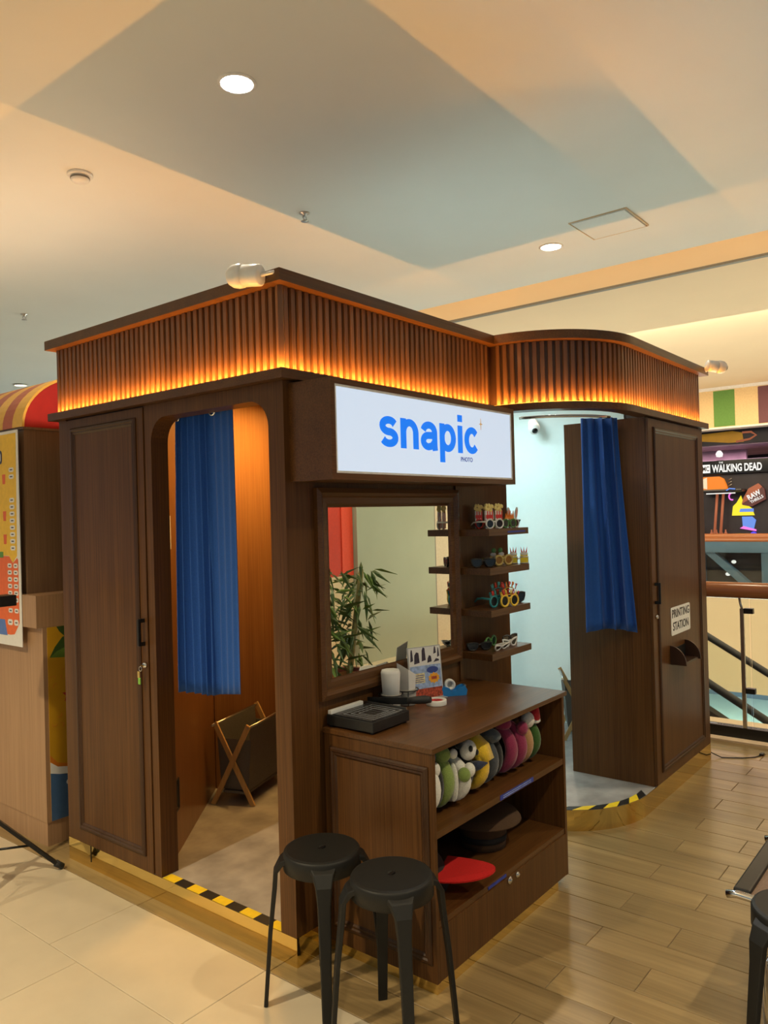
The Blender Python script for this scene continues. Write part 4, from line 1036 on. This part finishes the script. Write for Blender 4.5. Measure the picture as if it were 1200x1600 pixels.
mb.build('price_tags', 'paper_white', mn, kind='stuff'); mt.build('price_figures', 'print_dark', mn, kind='stuff')
mp('emblem', 'print_dark', [(-.105 + a, .97 + b) for a, b in rrect(.045, .035, .018)], .0016)
mp('emblem_face', 'paper_white', [(-.105 + a, .97 + b) for a, b in rrect(.032, .022, .012)], .0020)
for v in (.83, .64, .52):
    mp('drink_picture', 'menu_red', [(-.150, v), (-.178, v), (-.182, v + .05), (-.146, v + .05)], .0012)
# tripod stand and the black tablet holder at the left edge
tp = thing('tripod_stand', 'black tripod stand with folding legs at the left edge of the photo', 'stand', (-.36, 1.56, 0))
MB().tube([(0, 0, .22), (0, 0, 1.20)], .012, 12).build('pole', 'black_metal', tp)
MB().lathe([(.022, .24), (.026, .25), (.026, .31), (.022, .32), (.001, .32), (.001, .24)], 20).build('hub', 'black_plastic', tp)
MB().lathe([(.018, .13), (.022, .14), (.022, .17), (.018, .18), (.001, .18), (.001, .13)], 20).build('lower_collar', 'black_plastic', tp)
for k in range(3):
    a = math.radians(-20 + 120 * k); c, s = math.cos(a), math.sin(a)
    lg = MB().tube([(.024 * c, .024 * s, .29), (.285 * c, .285 * s, .018)], .011, 4, flat=(.7, 1.3)).build('leg', 'black_metal', tp)
    MB().tube([(.268 * c, .268 * s, .034), (.300 * c, .300 * s, .010)], [.016, .0135], 10).build('foot', 'rubber_dark', lg)
    MB().tube([(.020 * c, .020 * s, .155), (.165 * c, .165 * s, .140)], .0055, 8).build('strut', 'black_metal', lg)
MB().box(-.10, .125, -.045, .045, 1.236, 1.285, .004).build('tablet_holder', 'black_plastic', tp, 'flat black holder at the top')
MB().lathe([(.020, 1.20), (.026, 1.205), (.026, 1.236), (.001, 1.236), (.001, 1.20)], 16).build('tilt_head', 'black_plastic', tp)

# ================================================================ BENCH SEAT AT THE RIGHT EDGE
bn = thing('waiting_chair', 'black edged mesh seat with chrome tube frame at the right edge', 'chair', (.812, -1.60, 0))
MB().box(-.22, .25, .235, .285, .400, .425, .006).build('front_rail', 'black_plastic', bn, 'black padded seat edge')
MB().box(-.215, .25, -.25, .2345, .408, .414).build('seat_mesh', 'mesh_brown', bn, 'brown woven mesh seat')
MB().box(-.22, .25, -.30, -.2505, .400, .425, .006).build('rear_rail', 'black_plastic', bn)
for x in (-.232, .262):
    MB().tube([(x, .300, .405), (x, .27, .412), (x, .10, .402), (x, -.12, .398), (x, -.30, .405), (x, -.36, .60), (x, -.38, .85)], .012, 12).build('side_tube', 'chrome', bn, 'chrome side tube')
    MB().tube([(x, .22, .400), (x, .20, .20), (x, .19, .001)], .012, 12).build('leg', 'chrome', bn)
    MB().tube([(x, -.28, .398), (x, -.27, .20), (x, -.27, .001)], .012, 12).build('leg', 'chrome', bn)
MB().box(-.22, .25, -.392, -.372, .52, .86, .008).build('backrest', 'mesh_brown', bn)
MB().tube([(-.232, .20, .20), (.262, .20, .20)], .009, 10).build('stretcher', 'chrome', bn)

# thin cable lying at the right end of the booth
tag(MB().tube([(3.185, -.40, .11), (3.20, -.43, .10), (3.215, -.47, .04), (3.24, -.55, .004), (3.30, -.66, .004), (3.36, -.72, .004), (3.42, -.74, .004)], .0035, 6).box(3.415, 3.455, -.755, -.73, .0005, .014, .003).build('power_cable', 'black_plastic'), 'thin dark cable trailing from the right end of the booth onto the floor', 'cable')

# ================================================================ BALUSTRADE, ESCALATOR, ATRIUM
BX = 3.74
ba = thing('glass_balustrade', 'glass balustrade with reddish wooden handrail and steel post beyond the booth', 'balustrade', (BX, 0, 0))
MB().tube([(0, -1.64, 1.022), (0, 4, 1.022)], .055, 14, flat=(1.0, .75), up=(0, 0, 1)).build('handrail', 'handrail_wood', ba)
MB().box(-.035, .035, -1.64, 4, -.004, .085).build('base_channel', 'black_metal', ba)
MB().box(-.12, -.036, -1.64, 4, -.02, .012).build('floor_edge', 'beige_stone', ba)
for y0, y1 in ((-1.6, -.625), (-.615, .9), (.91, 2.4)):
    MB().box(-.006, .006, y0 + .0, y1, .0855, .962).build('glass_panel', 'clear_glass', ba, 'clear glass panel')
for y in (-1.62, -.575, .93):
    p = MB().box(-.030, -.010, y - .012, y + .012, .0855, .90).build('post', 'steel', ba)
    MB().tube([(-.02, y, .90), (-.008, y + .012, .93), (0, y + .02, .975)], .008, 8).build('neck', 'steel', p)
    for z in (.34, .885): MB().box(-.034, .008, y - .072, y - .0125, z - .018, z + .018, .002).build('clamp', 'black_metal', p)
le = struct(MB().box(3.80, 4.15, -4, 6, -.35, .020).build('trim_1', 'beige_stone')); le['label'] = 'beige stone edge of the floor beyond the glass'
es = thing('escalator', 'descending escalator with black moving handrails behind the balustrade', 'escalator', (5.0, 0, 0))
sl30 = math.tan(math.radians(30))
def ez(y, z0): return z0 + sl30 * y
for x, z0, nm in ((.55, .29, 'far'), (-.42, .23, 'near')):
    MB().tube([(x, 2.2, ez(2.2, z0)), (x, -6, ez(-6, z0))], .036, 10, flat=(.9, 1.0)).build('moving_handrail', 'rubber_dark', es)
    g = MB(); g.prism([(2.2, ez(2.2, z0 - .04)), (2.2, ez(2.2, z0 - .72)), (-6, ez(-6, z0 - .72)), (-6, ez(-6, z0 - .04))], YZ, x - .005, x + .005); g.build('glass_side', 'clear_glass', es)
    g = MB(); g.prism([(2.2, ez(2.2, z0 - .20)), (2.2, ez(2.2, z0 - .28)), (-6, ez(-6, z0 - .28)), (-6, ez(-6, z0 - .20))], YZ, x - .05, x + .05) if x < 0 else g.prism([(2.2, ez(2.2, z0 - .73)), (2.2, ez(2.2, z0 - .83)), (-6, ez(-6, z0 - .83)), (-6, ez(-6, z0 - .73))], YZ, x - .05, x + .05)
    g.build('deck', 'rubber_dark', es)
g = MB(); g.prism([(2.2, ez(2.2, -.62)), (2.2, ez(2.2, -1.3)), (-6, ez(-6, -1.3)), (-6, ez(-6, -.62))], YZ, -.45, .60); g.build('truss', 'metal_trim', es)
for k in range(16):
    y = 1.8 - .40 * k
    MB().box(-.34, .48, y - .40, y - .002, ez(y, -.60) - .10, ez(y, -.60) + .02).build('step', 'steel', es)
# opposite side of the atrium
OX = 11.0
op = struct(MB().box(OX, OX + .25, -6, 8, -1.32, .26).build('wall_opposite', 'cream_panel')); op['label'] = 'cream edge panel of the opposite gallery'
MB().box(OX - .03, OX + .25, -6, 8, .262, .32).build('coping', 'metal_trim', op)
struct(MB().box(OX + .25, 20, -6, 10, -1.2, -.0).build('floor_opposite', 'beige_stone'))
struct(MB().box(4.2, 24, -12, 14, -4.6, -4.4).build('floor_lower', 'lower_tile'))
fb = thing('glass_balustrade', 'far balustrade with brown rail on the opposite gallery below the arcade', 'balustrade', (OX + .1, 0, 0))
MB().tube([(0, -6, 1.11), (0, 8, 1.11)], .06, 12).build('handrail', 'handrail_wood', fb)
for y0 in (-2.6, -.9, .80, 2.5): MB().box(-.006, .006, y0, y0 + 1.66, .33, 1.05).build('glass_panel', 'clear_glass', fb)
for y in (-.93, .775, 2.475): MB().box(-.02, .02, y - .012, y + .012, .32, 1.06).build('post', 'steel', fb)
# blue arcade base with dark openings
ab = thing('blue_arcade_base', 'blue painted lattice base below the arcade on the opposite gallery', 'lattice', (OX + .9, 0, 0))
MB().box(0, .25, -2, 5, .0, .30).box(0, .25, -2, 5, .82, 1.0).build('rail', 'blue_wall', ab)
for y in (-.6, .55, 1.05, 2.1, 3.2): MB().box(.01, .24, y, y + .12, .3005, .8195).build('upright', 'blue_wall', ab)
for y in (-.1, 1.35): MB().prism([(y, .3), (y + .16, .3), (y + .72, .82), (y + .56, .82)], YZ, .02, .20).build('brace', 'blue_wall', ab)
MB().box(.26, .30, -2, 5, .0, 1.0).build('dark_backing', 'arcade_dark', ab)
for y, z in ((1.62, .66), (1.02, .74), (1.72, .45)): MB().ball((.10, y, z), (.03, .04, .03), 12, 8).build('lamp', 'arcade_white', ab, 'small glowing lamp')
# striped wall above the arcade
SX = 11.75
wr = struct(MB().box(SX, SX + .3, -4, 8, 2.93, CEIL).build('wall_right', 'stripe_cream')); wr['label'] = 'cream wall band with painted stripes above the arcade'
for y, mt_ in ((2.98, 'stripe_plum'), (1.47, 'stripe_green'), (.66, 'stripe_plum'), (-.15, 'stripe_green'), (2.25, 'stripe_plum')):
    if mt_ == 'stripe_green': MB().box(SX - .004, SX - .0005, y, y + .335, 2.94, CEIL - .06).build('painted_stripe', mt_, wr)
    else: MB().box(SX - .004, SX - .0005, y, y + .45, 2.94, CEIL - .06).build('painted_stripe', mt_, wr)
MB().box(SX - .03, SX + .3, -4, 8, 2.90, 2.929).build('lower_trim', 'white_trim', wr)
MB().box(SX - .05, SX + .3, -4, 8, CEIL - .05, CEIL - .001).build('cornice', 'white_trim', wr)
# arcade shop behind
sh = thing('arcade_shop', 'dark games arcade across the atrium with glowing machines', 'shop', (12.3, 0, 0))
MB().box(3.2, 3.3, -4, 7, 0, 3.4).build('back_wall', 'arcade_dark', sh)
MB().box(0, .08, -4, 7, 2.68, 2.92).build('fascia', 'arcade_dark', sh)
MB().prism([(1.48, 2.70), (1.72, 2.70), (2.2, 2.76), (2.2, 2.88), (1.66, 2.90), (1.50, 2.86)], YZ, -.012, -.001).build('fascia_art', 'mural_yellow', sh)
MB().tube([(-.01, 1.50, 2.86), (-.01, 1.36, 2.86), (-.01, 1.28, 2.80), (-.01, 1.38, 2.74), (-.01, 1.6, 2.71)], .018, 8).build('fascia_curve', 'arcade_copper', sh)
MB().box(.1, 3.19, -4, 7, 2.66, 2.72).build('shop_ceiling', 'arcade_purple', sh)
MB().box(1.25, 1.35, 1.75, 4, 2.25, 2.655).build('purple_panel', 'arcade_purple', sh)
MB().lathe([(.001, -.06), (.05, -.05), (.06, 0), (.03, .05), (.001, .06)], 16, Matrix.Translation((-.02, 1.88, 2.52))).build('bulb', 'arcade_white', sh, 'bare glowing bulb')
# lit header of the zombie game
gm = thing('arcade_machine', 'tall dark arcade machine with white lettering on its header', 'arcade machine', (12.22, 1.55, 0))
MB().box(0, .7, -.62, .72, .02, 2.15).build('cabinet', 'arcade_dark', gm)
MB().box(-.06, .5, -.66, .76, 2.155, 2.40, .01).build('header', 'black_gloss', gm)
MB().box(-.066, -.061, .455, .66, 2.19, 2.335).build('logo_plate', 'arcade_white', gm, 'white plate with three letters')
def tx(body, y0, z, h, wdt, mat, par, x=-.067, bold=.02): text_mesh('lettering', body, h, par, mat, frame_M((x, y0, z), (0, -1, 0), (0, 0, 1)), wdt, bold)
tx('AMC', .645, 2.225, .080, .175, 'label_text', gm, -.0665, .02)
tx('WALKING DEAD', .425, 2.20, .125, .80, 'arcade_white', gm, -.063, .03)
tx('THE', .31, 2.345, .03, .07, 'arcade_white', gm, -.063, .01)
# orange prize drum, shelf, copper poles and the glowing screen of the machine
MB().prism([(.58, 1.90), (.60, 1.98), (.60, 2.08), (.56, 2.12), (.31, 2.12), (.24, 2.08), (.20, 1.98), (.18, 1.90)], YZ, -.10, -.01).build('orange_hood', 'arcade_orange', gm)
MB().prism([(.50, 1.905), (.585, 1.93), (.585, 2.08), (.50, 2.11)], YZ, -.108, -.101).build('hood_end', 'frame_white', gm)
for k in range(3): MB().tube([(-.04, .18 - .01 * k, 1.94 + .06 * k), (-.05, .11, 1.98 + .05 * k)], .006, 6).build('spring', 'steel', gm)
MB().box(-.35, -.005, -.12, .52, 1.84, 1.895, .02).build('shelf', 'plate_black', gm)
MB().box(-.352, -.3505, -.02, .45, 1.815, 1.832).build('shelf_light', 'arcade_white', gm)
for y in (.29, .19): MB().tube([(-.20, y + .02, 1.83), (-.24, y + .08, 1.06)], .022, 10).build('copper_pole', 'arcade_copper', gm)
MB().prism([(0.130, 1.45), (0.110, 1.60), (0.050, 1.66), (-0.020, 1.78), (-0.060, 1.66), (-0.190, 1.56), (-0.230, 1.44), (0.130, 1.44)], YZ, -.02, -.006).build('screen_shape', 'screen_yellow', gm, 'glowing yellow picture')
MB().prism([(0.010, 1.50), (-0.220, 1.50), (-0.220, 1.555), (-0.010, 1.555)], YZ, -.026, -.021).build('screen_shape', 'screen_blue', gm)
MB().prism([(-0.040, 1.24), (-0.210, 1.20), (-0.250, 1.36), (-0.190, 1.42), (-0.030, 1.42)], YZ, -.022, -.008).build('screen_shape', 'screen_blue', gm)
MB().prism([(0.010, 1.22), (-0.250, 1.17), (-0.250, 1.20), (-0.050, 1.26)], YZ, -.026, -.01).build('screen_shape', 'screen_pink', gm)
MB().ball((-.03, -.21, 1.11), (.02, .055, .055), 14, 8).build('blue_ball', 'screen_deepblue', gm)
MB().tube([(-.02, .12 - .05 * math.cos(a), 1.77 + .06 * math.sin(a)) for a in [PI * .6 + PI * i / 8 for i in range(9)]], .012, 6).build('neon_arc', 'screen_pink', gm)
MB().tube([(-.36, .12, 1.87), (-.36, .07, 1.90), (-.36, -.02, 1.89)], .010, 6).build('neon_arc', 'screen_blue', gm)
rt = thing('raw_sign', 'tilted copper sign reading RAW THRILLS beside the arcade screen', 'sign', (12.14, 1.30, 1.76), rot=(math.radians(-28), 0, 0))
MB().prism([(.30, -.04), (.16, -.16), (-.16, -.16), (-.24, .04), (-.20, .20), (.02, .20), (.20, .08)], YZ, 0, .05).build('board', 'arcade_wine', rt)
MB().prism([(.30, -.02), (.20, .08), (.02, .20), (-.20, .20), (-.23, .10), (.10, .0)], YZ, -.006, -.001).build('copper_top', 'arcade_copper', rt)
tx('RAW', .13, -.02, .105, .28, 'arcade_white', rt, -.008, .03)
tx('THRILLS', .13, -.105, .06, .28, 'arcade_white', rt, -.004, .02)
rt.scale = (1, .8, .8)
pz = thing('arcade_counter', 'row of red and orange prize bottles on the low arcade counter', 'counter', (12.0, 1.7, 0))
MB().box(0, .15, -1.2, 1.0, 1.0, 1.045).build('counter_top', 'handrail_wood', pz)
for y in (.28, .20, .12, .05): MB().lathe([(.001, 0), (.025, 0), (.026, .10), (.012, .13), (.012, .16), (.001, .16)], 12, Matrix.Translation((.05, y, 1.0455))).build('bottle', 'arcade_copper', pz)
MB().lathe([(.001, 0), (.045, 0), (.045, .16), (.02, .22), (.001, .22)], 14, Matrix.Translation((.06, .47, 1.0455))).build('pale_bottle', 'paper_white', pz)

# ================================================================ WHAT THE MIRROR SHOWS (built where it stands, beside the photographer)
wg = struct(MB().box(4.385, 5.835, -3.75, -3.45, .0, CEIL).build('wall_front', 'pale_green_wall')); wg['label'] = 'pale green wall facing the booth'
wb = struct(MB().box(5.875, 8.0, -3.75, -3.47, .0, CEIL).build('wall_side', 'beige_wall')); wb['label'] = 'beige wall beyond the pale green one'
MB().box(5.836, 5.874, -3.73, -3.465, 0, CEIL).build('joint', 'metal_trim', wb)
rb = tag(MB().box(3.40, 4.375, -3.73, -3.51, .97, 3.0).build('red_banner', 'red_banner'), 'red banner panel seen in the mirror', 'banner')
MB().box(4.195, 4.374, -3.508, -3.50, .97, 3.0).build('lighter_strip', 'red_banner_light', rb)
MB().box(3.40, 4.375, -3.73, -3.51, .0, .968).build('cream_base', 'cream_panel', rb)
struct(MB().box(3.705, 11.0, -9, -2.9, -.25, -.001).build('floor_side', 'cream_tile'))
bp_ = thing('potted_bamboo', 'bamboo plant in a wooden planter seen in the mirror', 'plant', (3.12, -2.55, 0))
MB().loops(-.26, .26, -.20, .20, [(0, 0), (0, .20), (.03, .20), (.03, .16)], XY).build('planter', 'planter_wood', bp_)
MB().loops(-.27, .27, -.21, .21, [(0, .20), (0, .235), (.045, .235), (.045, .20)], XY, fill=False).build('planter_rim', 'planter_rim', bp_)
lm = MB(); lm.rings([[(0, 0, 0), (.001, 0, .001), (0, .001, 0)], [(.045, -.015, -.006), (.045, 0, .006), (.045, .015, -.006)], [(.15, -.001, -.04), (.15, 0, -.039), (.15, .001, -.04)]], False)
bmesh.ops.recalc_face_normals(lm.bm, faces=lm.bm.faces[:])
LEAF = bpy.data.meshes.new('leaf'); lm.bm.to_mesh(LEAF); lm.bm.free(); LEAF.materials.append(MATS['leaf_dark'])
LEAF2 = LEAF.copy(); LEAF2.materials.clear(); LEAF2.materials.append(MATS['leaf_light'])
rl = random.Random(3)
for (bx, by, tx_, ty_, hh) in ((-.17, -.02, -.20, .0, 1.12), (.06, 0, .27, .0, 1.12)):
    pts = [(bx + (tx_ - bx) * q / 6, by + (ty_ - by) * q / 6, .16 + (hh - .16) * q / 6) for q in range(7)]
    MB().tube(pts, [.028, .028, .027, .027, .026, .024, .022], 10).build('cane', 'bamboo_cane', bp_)
    for q in range(110):
        f = .12 + .88 * rl.random()
        c = Vector(pts[0]).lerp(Vector(pts[-1]), f)
        d = rl.random() * 2 * PI; rr = .02 + .16 * rl.random()
        o = link('leaf', LEAF if rl.random() < .75 else LEAF2, bp_)
        o.location = c + Vector((rr * math.cos(d), rr * math.sin(d) * .8, .10 * rl.random()))
        o.rotation_euler = (rl.uniform(-1.2, 1.2), rl.uniform(-.7, 1.2), d + rl.uniform(-.7, .7)); o.scale = (rl.uniform(1.0, 1.6),) * 3
